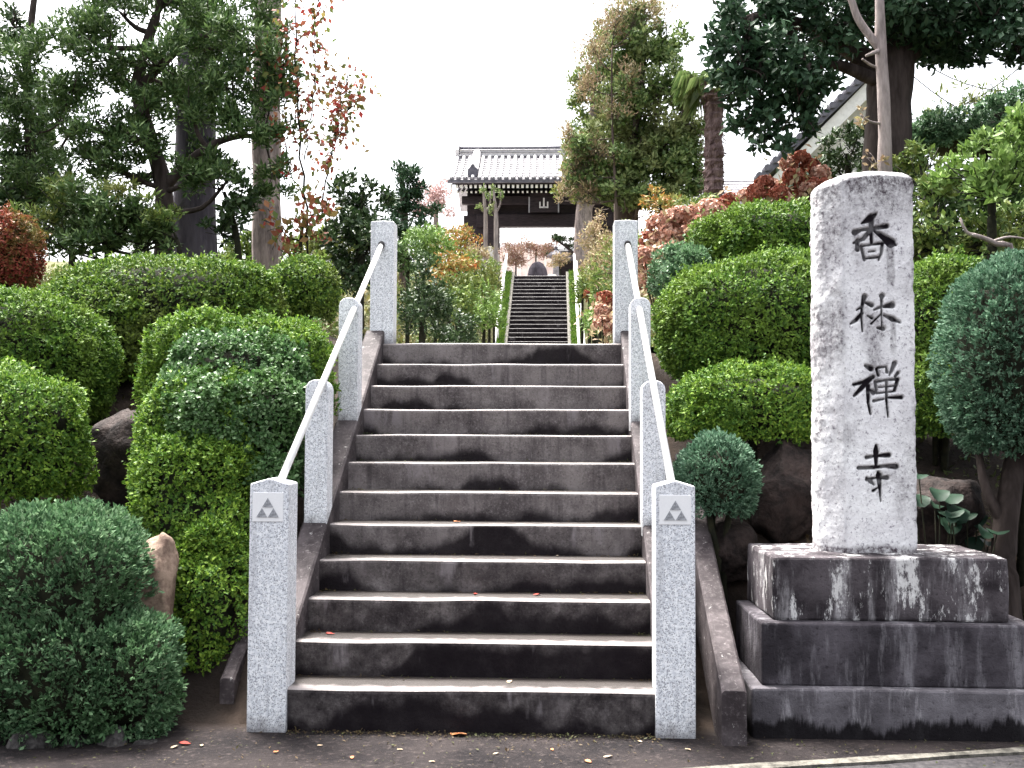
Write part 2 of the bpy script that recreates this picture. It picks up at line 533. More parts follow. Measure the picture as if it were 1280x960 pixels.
MAT['plinth_low'] = plinth_stone('wet_footed_plinth_stone', (0.075, 0.069, 0.077), (0.16, 0.15, 0.165), (0.38, 0.365, 0.385), False, 0.085)
MAT['plinth_mid'] = plinth_stone('stained_plinth_stone', (0.026, 0.023, 0.027), (0.08, 0.072, 0.082), (0.20, 0.19, 0.205), False, 0.0)
MAT['pedestal'] = plinth_stone('lichened_pedestal_stone', (0.024, 0.020, 0.023), (0.095, 0.083, 0.09), (0.34, 0.325, 0.335), True, 0.0)


def pillar_stone():
    t = NT('whitened_pillar_stone')
    v = t.coords()
    ink = t.n('Attribute', {'attribute_name': 'ink'}).outputs['Fac']
    stain = t.n('Attribute', {'attribute_name': 'stain'}).outputs['Fac']
    g = t.noise(v, 70, 6, 0.7)
    g2 = t.noise(t.mapping(v, (1, 1, 0.8)), 38, 8, 0.8)
    c = t.noise(v, 4, 5, 0.6)
    col = t.mix(t.ramp(c, 0.35, 0.7), (0.70, 0.685, 0.695), (0.86, 0.855, 0.85))
    col = t.mix(t.ramp(g2, 0.56, 0.63, 0, 0.85), col, (0.17, 0.15, 0.185))
    col = t.mix(t.ramp(g, 0.55, 0.68, 0, 0.7), col, (0.2, 0.18, 0.21))
    sm = t.math('MULTIPLY', stain, t.math('ADD', 0.55, t.math('MULTIPLY', t.math('SUBTRACT', g2, 0.5), 3.0)), clamp=True)
    col = t.mix(sm, col, (0.06, 0.045, 0.055))
    col = t.mix(ink, col, (0.010, 0.007, 0.010))
    t.bsdf(col, 0.85, t.math('ADD', g, g2), 0.7, 0.008, 0.15)
    return t.m


MAT['pillar'] = pillar_stone()


def ground_mat():
    t = NT('garden_earth')
    v = t.coords()
    y = t.n('SeparateXYZ', None, Vector=v).outputs[1]
    g = t.noise(v, 26, 6, 0.7)
    c = t.noise(v, 2.2, 5, 0.6)
    earth = t.mix(t.ramp(c, 0.35, 0.7), (0.016, 0.012, 0.010), (0.05, 0.036, 0.028))
    yard = t.mix(t.ramp(c, 0.35, 0.68), (0.007, 0.0055, 0.0065), (0.024, 0.019, 0.019))
    yard = t.mix(t.ramp(g, 0.52, 0.70, 0, 0.65), yard, (0.08, 0.064, 0.06))
    slope = t.mix(t.ramp(c, 0.35, 0.7), (0.06, 0.055, 0.028), (0.10, 0.11, 0.04))
    col = t.mix(t.ramp(y, 5.7, 5.95), yard, earth)
    col = t.mix(t.ramp(y, 10, 16), col, slope)
    col = t.mix(t.ramp(y, 41.9, 43.5), col, (0.42, 0.39, 0.37))
    t.bsdf(col, 0.9, g, 0.8, 0.02, 0.15)
    return t.m


MAT['ground'] = ground_mat()
MAT['asphalt'] = plain_mat('old_asphalt', (0.011, 0.010, 0.012), (0.042, 0.038, 0.04), 30, 0.8, 0.6, 0.008, 0.3)
MAT['kerb'] = plain_mat('mossy_concrete', (0.045, 0.042, 0.036), (0.15, 0.14, 0.12), 20, 0.85, 0.5, 0.01, 0.2)
MAT['path'] = plain_mat('path_stone', (0.12, 0.11, 0.105), (0.24, 0.22, 0.21), 6, 0.8, 0.4)

# ------------------------------------------------------------------ terrain
AX = -0.4375                                  # x of the stair axis
NSTEP, RISE, GOING, Y0 = 12, 0.193, 0.30, 5.76
STAIR_W = 2.005
LAND = 0.029 + RISE * NSTEP


def nose(Y):
    return 0.222 + (Y - Y0) * RISE / GOING


def smooth(a, b, x):
    t = np.clip((x - a) / (b - a), 0, 1)
    return t * t * (3 - 2 * t)


def terrain(X, Y):
    X = np.asarray(X, float)
    Y = np.asarray(Y, float)
    side = np.interp(Y, [-100, 5.9, 6.15, 9.3, 13, 20, 31, 36, 42, 44, 60, 400], [0, 0, 0.25, 2.25, 3.0, 4.5, 6.3, 7.1, 7.7, 7.82, 7.85, 8])
    cut = np.interp(Y, [-100, 6.78, 7.05, 9.3, 13, 20, 31, 36, 42, 44, 60, 400], [0, 0, 0.75, 2.25, 3.0, 4.5, 6.3, 7.1, 7.7, 7.82, 7.85, 8])
    k = smooth(0.62, 0.85, X) * (1 - smooth(2.75, 3.1, X))
    z = side * (1 - k) + cut * k
    z = z + np.clip(np.abs(X - AX) - 6, 0, 30) * 0.03 * smooth(10, 20, Y) * (1 - smooth(40, 46, Y))
    a = np.abs(X - AX)
    cor = np.interp(Y, [-100, 5.88, 5.98, 9.06, 9.3, 31.5, 42, 43, 400], [0, 0, -0.22, 1.75, LAND - 0.03, LAND + 0.03, 7.55, 7.83, 8])
    wide = np.interp(Y, [9.0, 12, 25], [0.12, 1.3, 2.2])
    inner = np.interp(Y, [9.0, 12], [1.12, 1.3])
    b = np.clip((a - inner) / wide, 0, 1)
    b = b * b * (3 - 2 * b)
    return cor * (1 - b) + z * b


def build_ground():
    xs = np.unique(np.concatenate([np.arange(-9, 9.01, 0.09), np.linspace(9, 60, 40), -np.linspace(9, 60, 40), np.linspace(60, 600, 12), -np.linspace(60, 600, 12)]).round(4))
    ys = np.unique(np.concatenate([np.linspace(-200, 4, 30), np.arange(4, 14.01, 0.09), np.linspace(14, 50, 110), np.linspace(50, 900, 24)]).round(4))
    XX, YY = np.meshgrid(xs, ys)
    Z = terrain(XX, YY)
    P = np.stack([XX.ravel(), YY.ravel(), np.zeros(XX.size)], 1)
    rough = (vnoise(P, 3.0, 3, 3) * 0.06 + vnoise(P, 0.5, 9, 2) * 0.12) * smooth(5.9, 7.5, YY).ravel() * smooth(1.3, 1.8, np.abs(XX - AX)).ravel()
    rough *= (1 - smooth(41, 44, YY)).ravel()
    P[:, 2] = Z.ravel() + rough
    n, m = len(ys), len(xs)
    idx = np.arange(n * m).reshape(n, m)
    fc = np.stack([idx[:-1, :-1].ravel(), idx[:-1, 1:].ravel(), idx[1:, 1:].ravel(), idx[1:, :-1].ravel()], 1)
    ob('ground', mesh_np('ground', P, fc, MAT['ground'], True), kind='structure')


build_ground()

# street beyond an oblique mossy kerb strip
_k0, _k1 = np.array([0.795, 5.13]), np.array([2.42, 5.53])
_kd = (_k1 - _k0) / np.linalg.norm(_k1 - _k0)
_kn = np.array([-_kd[1], _kd[0]])
A, B = _k0 - _kd * 40, _k0 + _kd * 40
C, D = B - _kn * 7, A - _kn * 7
ob('street', mesh_np('street', [(*A, .006), (*D, .006), (*C, .006), (*B, .006)], [(0, 1, 2, 3)], MAT['asphalt']), kind='structure')


def build_kerb():
    bm = bmesh.new()
    n = 400
    rows = []
    for i in range(n + 1):
        s = -40 + 80 * i / n
        if abs(s) < 6:
            pass
        j = 0.008 * math.sin(i * 1.7) + 0.006 * math.sin(i * 0.63)
        c = _k0 + _kd * s
        p0, p1 = c - _kn * (0.0 + j), c + _kn * (0.06 + j * 0.7)
        rows.append([bm.verts.new((*p0, -0.05)), bm.verts.new((*p0, 0.020)), bm.verts.new((*p1, 0.024)), bm.verts.new((*p1, -0.05))])
    for r0, r1 in zip(rows, rows[1:]):
        for k in range(3):
            bm.faces.new((r0[k], r1[k], r1[k + 1], r0[k + 1]))
    ob('kerb', bm_mesh('kerb', bm, MAT['kerb']), kind='structure')


build_kerb()
ob('path', box_mesh('path', AX - 1.35, AX + 1.35, 9.42, 31.6, LAND - 0.3, LAND + 0.004, MAT['path']), kind='structure')

# ------------------------------------------------------------------ lower staircase
stair = thing('stone_staircase', 'wide flight of twelve stained stone steps between the granite handrail posts', 'staircase', (AX, Y0, 0))


def step_mesh(seed):
    rng = np.random.default_rng(seed)
    hw = STAIR_W / 2 + 0.03
    nx = 60
    # profile (y, z) : back foot, front foot, riser, worn nose, tread, back
    prof = [(0.40, -0.06), (0.006, -0.06), (0.004, 0.08), (0.0, RISE - 0.022), (0.004, RISE - 0.008), (0.016, RISE),
            (0.12, RISE - 0.001), (0.24, RISE + 0.001), (0.40, RISE + 0.001)]
    xs = np.linspace(-hw, hw, nx)
    V, Fc = [], []
    for i, x in enumerate(xs):
        for j, (y, z) in enumerate(prof):
            w = 1.0 if 1 < j < 7 else 0.0
            p = np.array([[x * 1.0, y + seed * 3.1, z]])
            V.append((x, y + w * 0.008 * vnoise(np.array([[x, seed * 3.1, 0]]), 3, seed)[0], z + (j > 2) * w * 0.004 * vnoise(np.array([[x, seed * 3.1, 0]]), 3, seed + 7)[0]))
    m = len(prof)
    for i in range(nx - 1):
        for j in range(m):
            a, b = i * m + j, i * m + (j + 1) % m
            Fc.append((a, b, b + m, a + m))
    Fc.append(tuple(range(m)))
    Fc.append(tuple(range(nx * m - 1, (nx - 1) * m - 1, -1)))
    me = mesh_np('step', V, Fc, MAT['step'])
    return me


step_meshes = [step_mesh(i) for i in range(4)]
for k in range(NSTEP):
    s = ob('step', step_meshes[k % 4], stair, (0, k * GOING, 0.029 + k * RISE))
# landing slab behind the last nose
ob('landing_slab', box_mesh('landing_slab', -STAIR_W / 2 - 0.4, STAIR_W / 2 + 0.4, 3.30 + 0.38, 3.66, LAND - 0.3, LAND - 0.002, MAT['path']), stair)


def sloped_beam(x0, x1, ya, yb, top, depth, mat, chamfer=0.012, foot=True):
    """stone beam that follows a slope: top = function y->z ; in world x,y"""
    bm = bmesh.new()
    nseg = 14
    rows = []
    for i in range(nseg + 1):
        y = ya + (yb - ya) * i / nseg
        z = top(y)
        zb = z - depth if not foot else max(z - depth, -0.05) if i else -0.05
        rows.append([bm.verts.new(c) for c in ((x0, y, zb), (x0, y, z - chamfer), (x0 + chamfer, y, z), (x1 - chamfer, y, z), (x1, y, z - chamfer), (x1, y, zb))])
    for r0, r1 in zip(rows, rows[1:]):
        for k in range(6):
            bm.faces.new((r0[k], r0[(k + 1) % 6], r1[(k + 1) % 6], r1[k]))
    bm.faces.new(rows[0])
    bm.faces.new(rows[-1])
    return bm


XL, XR = -STAIR_W / 2, STAIR_W / 2
for x0, x1 in ((XL - 0.16, XL), (XR, XR + 0.16)):
    bm = sloped_beam(x0, x1, 0.15, 3.36, lambda y: nose(y + Y0) + 0.075, 0.75, MAT['beam'])
    ob('side_beam', bm_mesh('side_beam', bm, MAT['beam']), stair)

# outer beams that hold back the banks
for name, label, x0, x1, y0, y1, zt0 in (
        ('retaining_beam', 'slanting dark stone beam lying on the slope beside the monument plinths', 0.86, 0.985, 5.60, 7.7, 0.275),
        ('retaining_beam', 'slanting dark stone beam at the foot of the tall clipped shrub', -1.84, -1.76, 5.98, 7.9, 0.22)):
    bm = sloped_beam(x0, x1, y0, y1, lambda y: zt0 + (y - y0) * 0.56, 0.42, MAT['beam'])
    ob(name, bm_mesh(name, bm, MAT['beam']), label=label, cat='stone beam', group='stone beams holding the banks')

# ------------------------------------------------------------------ granite posts and handrails


def post_mesh(w, d, h, top):
    bm = bmesh.new()
    if top == 'round':
        r = w * 0.42
        prof = [(-w / 2, 0)]
        for k in range(7):
            a = math.pi - k * math.pi / 12
            prof.append((-w / 2 + r + r * math.cos(a), h - r + r * math.sin(a)))
        for k in range(7):
            a = math.pi / 2 - k * math.pi / 12
            prof.append((w / 2 - r + r * math.cos(a), h - r + r * math.sin(a)))
        prof.append((w / 2, 0))
    else:
        rise = 0.03 if top == 'peak' else 0.008
        prof = [(-w / 2, 0), (-w / 2, h - rise), (0, h), (w / 2, h - rise), (w / 2, 0)]
    f = [bm.verts.new((x, -d / 2, z)) for x, z in prof]
    b = [bm.verts.new((x, d / 2, z)) for x, z in prof]
    bm.faces.new(f)
    bm.faces.new(b[::-1])
    n = len(prof)
    for i in range(n):
        bm.faces.new((f[i], b[i], b[(i + 1) % n], f[(i + 1) % n]))
    bmesh.ops.recalc_face_normals(bm, faces=bm.faces)
    ed = [e for e in bm.edges if e.is_manifold and e.calc_face_angle(0) > 0.5 and max(v.co.z for v in e.verts) > 0.01]
    bmesh.ops.bevel(bm, geom=ed, offset=0.007, segments=2, affect='EDGES', profile=0.5)
    return bm_mesh('post', bm, MAT['granite'])


FRONT_H = 1.336
pm_front = post_mesh(0.208, 0.208, FRONT_H + 0.03, 'peak')
pm_mid1 = post_mesh(0.148, 0.17, 1.922 - (nose(6.95) - 0.05), 'round')
pm_mid2 = post_mesh(0.148, 0.17, 2.585 - (nose(7.99) - 0.05), 'round')
pm_top = post_mesh(0.2, 0.2, 3.405 - (LAND - 0.03), 'flat')


def tri_mesh(s):
    bm = bmesh.new()
    h = s * 0.83
    p = [(-s / 2, 0), (s / 2, 0), (0, h)]
    f = [bm.verts.new((x, -0.0075, z)) for x, z in p]
    b = [bm.verts.new((x, 0.004, z)) for x, z in p]
    bm.faces.new(f)
    bm.faces.new(b[::-1])
    for i in range(3):
        bm.faces.new((f[i], b[i], b[(i + 1) % 3], f[(i + 1) % 3]))
    return bm_mesh('triangle', bm, MAT['granite_dark'])


tri = tri_mesh(0.058)
plate = box_mesh('crest_panel', -0.083, 0.083, -0.004, 0.02, 0, 0.155, MAT['granite_light'], 0.0015)


def handrail(side, xf, xm, xt, xr, label):
    h = thing('handrail', label, 'handrail', (xf, Y0 + 0.066, 0), group='granite-post handrails of the lower stairs')
    ox, oy = xf, Y0 + 0.066
    p = ob('post', pm_front, h, (0, 0, -0.03))
    pl = ob('crest_panel', plate, p, (-0.006 if side < 0 else 0.0, -0.104, 1.105 + 0.03))
    for dx, dz in ((0, 0.078), (-0.031, 0.024), (0.031, 0.024)):
        ob('triangle', tri, pl, (dx, -0.0005, dz))
    ob('post', pm_mid1, h, (xm - ox, 6.95 - oy, nose(6.95) - 0.05))
    ob('post', pm_mid2, h, (xm - ox, 7.99 - oy, nose(7.99) - 0.05))
    ob('post', pm_top, h, (xt - ox, 9.22 - oy, LAND - 0.03))
    a = Vector((xr - ox, 5.86 - oy, 1.335))
    b = Vector((xr - ox + (xt - xr) * 0.3, 9.14 - oy, 3.205))
    d = (b - a)
    acc = Acc()
    acc.add(tube_np([a - d * 0.012, a + d * 0.5, b], [0.0215] * 3, 16))
    ob('rail_pipe', acc.mesh('rail_pipe', MAT['white_rail']), h)
    dn = d.normalized()
    acc = Acc()
    acc.add(tube_np([b - dn * 0.05, b - dn * 0.005], [0.028, 0.03], 14))
    ob('rail_collar', acc.mesh('rail_collar', MAT['rubber']), h)


handrail(-1, -1.512, -1.516, -1.467, -1.478, 'white pipe handrail on granite posts beside the tall clipped shrub')
handrail(1, 0.640, 0.635, 0.611, 0.632, 'white pipe handrail on granite posts beside the inscribed stone pillar')

# ------------------------------------------------------------------ stone monument
mon = thing('stone_monument', 'tall whitened stone pillar with carved black characters on a stepped stone base', 'monument', (1.82, 6.25, 0))


def worn_block(x0, x1, y0, y1, z0, z1, mat, bev, seed, top_in=0.0, amp=0.006):
    bm = bmesh.new()
    vv, ff = add_box(bm, x0, x1, y0, y1, z0, z1)
    if top_in:
        top = ff[1]
        r = bmesh.ops.inset_region(bm, faces=[top], thickness=top_in)
        for v in top.verts:
            v.co.z += 0.055
    bmesh.ops.bevel(bm, geom=[e for e in bm.edges], offset=bev, segments=2, affect='EDGES', profile=0.5)
    for _ in range(3):
        bmesh.ops.subdivide_edges(bm, edges=[e for e in bm.edges if e.calc_length() > 0.07], cuts=1, use_grid_fill=True)
    P = np.array([v.co[:] for v in bm.verts])
    n = vnoise(P, 5, seed, 3)
    n2 = vnoise(P, 5, seed + 20, 3)
    n3 = vnoise(P, 5, seed + 40, 3)
    for i, v in enumerate(bm.verts):
        if v.co.z > z0 + 0.002:
            v.co += Vector((n2[i] * amp, n[i] * amp, n3[i] * amp))
    return bm_mesh('block', bm, mat)


mx, my = 1.82, 6.25
ob('plinth', worn_block(1.037 - mx, 2.62 - mx, 5.75 - my, 6.72 - my, -0.03, 0.257, MAT['plinth_low'], 0.012, 3), mon)
ob('plinth', worn_block(1.10 - mx, 2.545 - mx, 5.815 - my, 6.62 - my, 0.0, 0.33, MAT['plinth_mid'], 0.012, 5), mon, (0, 0, 0.256))
ob('pedestal', worn_block(1.175 - mx, 2.425 - mx, 5.89 - my, 6.64 - my, 0.0, 0.285, MAT['pedestal'], 0.014, 8, 0.075, 0.011), mon, (0, 0, 0.585))


def pillar():
    PY = 6.14                                  # front plane
    mp = PY / F

    def fx(px):                                # picture column -> world x on the front plane
        return (px - 692) * mp

    def fz(py):
        return 1.566 + (545 - py) * mp
    z0, z1 = 0.905, fz(219)
    xl, xr = fx(1050), fx(1138)
    # cross-section, counter-clockwise from the front left: front (dense), right, back, left
    nf = 140
    sec = [(x, PY) for x in np.linspace(xl, xr, nf)]
    sec += [(xr + 0.005, PY + 0.012), (xr + 0.006, PY + 0.06), (xr + 0.0, PY + 0.16), (xr + 0.0, PY + 0.25), (xr - 0.03, PY + 0.32)]
    sec += [(x, PY + 0.36) for x in np.linspace(xr - 0.08, xl + 0.02, 7)]
    sec += [(xl - 0.06, PY + 0.35)]
    lt = [(-0.10, 0.31), (-0.118, 0.25), (-0.127, 0.20), (-0.13, 0.15), (-0.128, 0.115), (-0.122, 0.09), (-0.112, 0.075), (-0.10, 0.062), (-0.086, 0.05),
          (-0.07, 0.04), (-0.056, 0.03), (-0.042, 0.02), (-0.03, 0.012), (-0.018, 0.006), (-0.008, 0.002)]
    lt = np.array([(-0.06, 0.35)] + lt)
    tt = np.linspace(0, len(lt) - 1, 60)[1:]
    sec += [(xl + np.interp(q, range(len(lt)), lt[:, 0]), PY + np.interp(q, range(len(lt)), lt[:, 1])) for q in tt]
    sec = np.array(sec)
    ns = len(sec)
    zs = np.linspace(z0, z1, 470)
    nz = len(zs)
    P = np.zeros((nz, ns, 3))
    P[:, :, 0] = sec[None, :, 0]
    P[:, :, 1] = sec[None, :, 1]
    P[:, :, 2] = zs[:, None]
    # taper a little to the top
    cx = (xl + xr) / 2
    tz = (zs - z0) / (z1 - z0)
    P[:, :, 0] = cx + (P[:, :, 0] - cx) * (1.0 - 0.015 * tz[:, None]) + 0.0
    Q = P.reshape(-1, 3).copy()
    isfront = np.zeros((nz, ns), bool)
    isfront[:, 3:nf - 3] = True
    isfront = isfront.ravel()
    rough = vnoise(Q, 9, 4, 4)
    rough2 = vnoise(Q, 30, 14, 3)
    fine = vnoise(Q, 75, 24, 2)
    c = np.array([cx, PY + 0.18])
    out = Q[:, :2] - c
    out = out / np.linalg.norm(out, axis=1, keepdims=True)
    amp = np.where(isfront, 0.0, 0.014)
    Q[:, 0] += out[:, 0] * (rough * amp + np.where(isfront, 0, 0.008) * rough2)
    Q[:, 1] += np.where(isfront, 0, out[:, 1] * rough * amp) + np.where(isfront, 0.0035 * rough + 0.0022 * rough2 + 0.0012 * fine, 0.0)
    # strokes: (x, y, half width) in the photograph's own pixels, turned into metres on the front plane
    def za(pts):
        return [(1000 + x / 4.0, 210 + y / 4.0, w / 4.0) for x, y, w in pts]

    def zb(pts):
        return [(1000 + x / 3.84, 440 + y / 3.84, w / 3.84) for x, y, w in pts]
    S = []
    for s in ([(372, 226, 8), (345, 250, 20), (302, 272, 6)], [(268, 318, 16), (300, 306, 9), (425, 288, 13)], [(350, 240, 16), (350, 310, 12), (350, 372, 9)],
              [(345, 308, 12), (310, 350, 12), (262, 372, 7)], [(362, 308, 8), (405, 340, 15), (445, 372, 24), (470, 382, 8)], [(282, 360, 13), (280, 405, 12)],
              [(298, 388, 10), (306, 420, 9), (314, 456, 9)], [(300, 388, 7), (350, 380, 7), (408, 372, 9)], [(404, 372, 10), (398, 420, 9), (384, 458, 6)],
              [(335, 416, 6), (366, 412, 6)], [(314, 450, 7), (385, 442, 8)],
              # second character
              [(272, 708, 6), (302, 690, 9)], [(312, 640, 14), (300, 690, 9), (296, 740, 8), (300, 815, 5)], [(300, 722, 10), (272, 755, 12), (242, 776, 6)],
              [(320, 672, 8), (348, 684, 12)], [(326, 736, 5), (348, 748, 9)], [(358, 706, 6), (386, 694, 8)], [(398, 638, 15), (396, 655, 8), (394, 750, 5), (396, 800, 6)],
              [(390, 730, 5), (344, 775, 7)], [(408, 690, 10), (446, 682, 17)], [(408, 734, 8), (445, 752, 13), (484, 768, 7)], [(372, 796, 6), (400, 800, 13)]):
        S.append(za(s))
    for s in ([(300, 62, 8), (325, 76, 14)], [(245, 152, 9), (290, 140, 10), (336, 116, 11)], [(330, 120, 10), (285, 165, 13), (246, 205, 8)], [(312, 158, 12), (312, 240, 9), (322, 292, 7)],
              [(322, 178, 8), (336, 190, 13)], [(352, 78, 8), (360, 108, 8)], [(358, 72, 7), (398, 66, 6), (402, 92, 10)], [(438, 50, 13), (420, 92, 9), (412, 108, 6)], [(452, 96, 9), (440, 112, 8)],
              [(345, 138, 8), (352, 192, 8)], [(345, 140, 8), (400, 130, 7), (452, 126, 9)], [(450, 128, 11), (436, 180, 9)], [(362, 165, 6), (432, 158, 6)], [(358, 192, 6), (430, 184, 6)],
              [(398, 130, 8), (398, 230, 8), (404, 308, 5)], [(336, 230, 8), (385, 220, 6)], [(404, 214, 7), (466, 212, 11)],
              # fourth character
              [(346, 442, 9), (346, 470, 15), (345, 545, 8)], [(300, 498, 10), (345, 490, 8), (404, 486, 13)], [(262, 548, 10), (330, 545, 10), (385, 538, 9), (438, 540, 14)],
              [(300, 602, 9), (345, 594, 7), (396, 592, 12)], [(354, 566, 8), (358, 582, 15), (362, 650, 8), (364, 705, 5)], [(300, 594, 7), (318, 610, 12), (334, 626, 6)], [(330, 655, 8), (352, 640, 5)]):
        S.append(zb(s))
    depth = np.zeros(len(Q))
    fi = np.where(isfront)[0]
    fxz = Q[fi][:, [0, 2]]
    dmax = np.zeros(len(fi))
    jit = (rough2[fi] + fine[fi]) * 0.0015
    for s in S:
        for (xa, ya, wa), (xb, yb, wb) in zip(s, s[1:]):
            a = np.array([fx(xa), fz(ya)])
            b = np.array([fx(xb), fz(yb)])
            d = b - a
            wa_, wb_ = wa * mp * 1.15 + 0.001, wb * mp * 1.15 + 0.001
            r = max(wa_, wb_) + 0.006
            lo, hi = np.minimum(a, b) - r, np.maximum(a, b) + r
            m = np.where((fxz[:, 0] > lo[0]) & (fxz[:, 0] < hi[0]) & (fxz[:, 1] > lo[1]) & (fxz[:, 1] < hi[1]))[0]
            if not len(m):
                continue
            t = np.clip(((fxz[m] - a) @ d) / max(d @ d, 1e-9), 0, 1)
            dist = np.linalg.norm(fxz[m] - a - t[:, None] * d, axis=1) + jit[m]
            w = wa_ + (wb_ - wa_) * t
            prof = np.clip((w - dist) / np.minimum(w, 0.007), 0, 1)
            dmax[m] = np.maximum(dmax[m], prof)
    depth[fi] = dmax
    Q[:, 1] += depth * 0.02
    # stains that run from the carving, the dark cap, blotches on the rough flank, mossy foot
    stain = np.zeros(len(Q))
    X, Z = Q[:, 0], Q[:, 2]
    nn = vnoise(Q, 6, 33, 4)
    stain = np.maximum(stain, 1.25 * smooth(-0.34, -0.02, Z - z1 + 0.16 * nn) * smooth(fx(1040), fx(1062), X + 0.03 * nn))
    for px, ya, yb, w, s in ((1110, 300, 366, 4.5, 1.0), (1112, 395, 450, 3.5, 0.75), (1072, 308, 345, 6, 0.45), (1085, 318, 350, 6, 0.3), (1091, 605, 625, 3, 0.6), (1083, 508, 520, 3, 0.7), (1104, 508, 524, 3, 0.6)):
        d = np.abs(X - fx(px) - 0.004 * nn)
        stain = np.maximum(stain, s * (1 - smooth(w * mp * 0.6, w * mp * 1.5, d)) * smooth(fz(yb), fz(yb) + 0.08, Z) * (1 - smooth(fz(ya), fz(ya) + 0.02, Z)))
    stain = np.maximum(stain, 0.85 * smooth(0.05, 0.5, vnoise(Q * np.array([1, 1, 0.45]), 5.5, 71, 4)))
    stain = np.maximum(stain, 0.7 * smooth(xr - 0.03, xr, X + 0.012 * nn) * smooth(-0.1, 0.4, vnoise(Q, 7, 77, 3)))
    flank = 1 - smooth(xl - 0.02, xl + 0.05, X)
    stain = np.maximum(stain, flank * (0.3 + 0.65 * smooth(-0.1, 0.35, vnoise(Q, 3.2, 51, 4))))
    stain = np.maximum(stain, (1 - smooth(z0 + 0.035, z0 + 0.07, Z + 0.03 * nn)) * 1.4)
    # dome the top
    Qr = Q.reshape(nz, ns, 3)
    caps = []
    for s, dz in ((0.985, 0.006), (0.93, 0.018), (0.8, 0.034), (0.55, 0.046), (0.2, 0.052)):
        ring = Qr[-1].copy()
        cc = np.array([cx - 0.03, PY + 0.18])
        ring[:, :2] = cc + (ring[:, :2] - cc) * s
        ring[:, 2] = z1 + dz - 0.05 * smooth(cx - 0.02, xl - 0.13, ring[:, 0]) * s - 0.015 * smooth(cx + 0.08, xr, ring[:, 0]) * s
        ring[:, 2] += 0.008 * vnoise(ring, 12, 6, 2)
        caps.append(ring)
    # lower the shoulder on the rough side too
    sh = 0.06 * smooth(cx - 0.03, xl - 0.13, Qr[:, :, 0]) * smooth(z1 - 0.35, z1, Qr[:, :, 2]) + 0.015 * smooth(cx + 0.08, xr, Qr[:, :, 0]) * smooth(z1 - 0.2, z1, Qr[:, :, 2])
    Qr[:, :, 2] -= sh
    V = np.concatenate([Qr.reshape(-1, 3)] + caps + [np.array([[cx - 0.03, PY + 0.18, z1 + 0.053]])])
    nr = nz + len(caps)
    idx = np.arange(nr * ns).reshape(nr, ns)
    nx_ = np.roll(idx, -1, axis=1)
    quads = np.stack([idx[:-1].ravel(), nx_[:-1].ravel(), nx_[1:].ravel(), idx[1:].ravel()], 1)
    V[:, 0] -= mx
    V[:, 1] -= my
    last = nr * ns
    me = mesh_np('pillar', V, np.concatenate([quads, np.stack([idx[-1], nx_[-1], np.full(ns, last), np.full(ns, last)], 1)[:0]]), MAT['pillar'], False)
    ink = np.zeros(len(V), np.float32)
    wear = 0.8 + 0.3 * smooth(-0.25, 0.25, vnoise(Q, 16, 91, 3))
    ink[:len(Q)] = smooth(0.3, 0.95, depth) * np.clip(wear, 0, 1)
    st = np.zeros(len(V), np.float32)
    st[:len(Q)] = np.clip(stain, 0, 1.3)
    st[len(Q):] = 0.9
    for nm, arr in (('ink', ink), ('stain', st)):
        at_ = me.attributes.new(nm, 'FLOAT', 'POINT')
        at_.data.foreach_set('value', arr.astype(np.float32))
    o = ob('pillar', me, mon)
    # close the small hole on the top
    bm = bmesh.new()
    bm.from_mesh(me)
    bm.verts.ensure_lookup_table()
    ring = [bm.verts[i] for i in idx[-1]]
    for i in range(ns):
        bm.faces.new((ring[i], ring[(i + 1) % ns], bm.verts[last]))
    bm.to_mesh(me)
    bm.free()


pillar()

# ------------------------------------------------------------------ foliage tools


def leaves_mesh(name, base, direc, L, W, mat, rng=RNG, fold=0.25, curl=0.0):
    """one small folded leaf (two triangles) at every base point"""
    n = len(base)
    L = np.asarray(L).reshape(-1, 1) * np.ones((n, 1))
    W = np.asarray(W).reshape(-1, 1) * np.ones((n, 1))
    d = unit(direc)
    s = unit(np.cross(d, sph(n, rng)))
    u = np.cross(s, d)
    mid = base + d * L * 0.5
    V = np.empty((n, 4, 3), np.float32)
    V[:, 0] = base
    V[:, 1] = mid + s * W * 0.5 + u * W * fold
    V[:, 2] = base + d * L - u * L * curl
    V[:, 3] = mid - s * W * 0.5 + u * W * fold
    b = (np.arange(n) * 4)[:, None]
    Fc = np.concatenate([b + np.array([[0, 1, 2]]), b + np.array([[0, 2, 3]])], 1).reshape(-1, 3)
    return mesh_np(name, V.reshape(-1, 3), Fc, mat)


def flat_leaves_mesh(name, base, direc, L, W, mat, normal, rng=RNG, fold=0.15):
    """leaves whose upper side faces about along normal"""
    n = len(base)
    L = np.asarray(L).reshape(-1, 1) * np.ones((n, 1))
    W = np.asarray(W).reshape(-1, 1) * np.ones((n, 1))
    d = unit(direc)
    nn = unit(normal + 0.55 * sph(n, rng))
    s = unit(np.cross(d, nn))
    u = np.cross(s, d)
    mid = base + d * L * 0.5
    V = np.empty((n, 4, 3), np.float32)
    V[:, 0] = base
    V[:, 1] = mid + s * W * 0.5 + u * W * fold
    V[:, 2] = base + d * L
    V[:, 3] = mid - s * W * 0.5 + u * W * fold
    b = (np.arange(n) * 4)[:, None]
    Fc = np.concatenate([b + np.array([[0, 1, 2]]), b + np.array([[0, 2, 3]])], 1).reshape(-1, 3)
    return mesh_np(name, V.reshape(-1, 3), Fc, mat)


_ico = None


def ico():
    global _ico
    if _ico is None:
        bm = bmesh.new()
        bmesh.ops.create_icosphere(bm, subdivisions=4, radius=1.0)
        _ico = (np.array([v.co[:] for v in bm.verts]), np.array([[v.index for v in f.verts] for f in bm.faces]))
        bm.free()
    return _ico


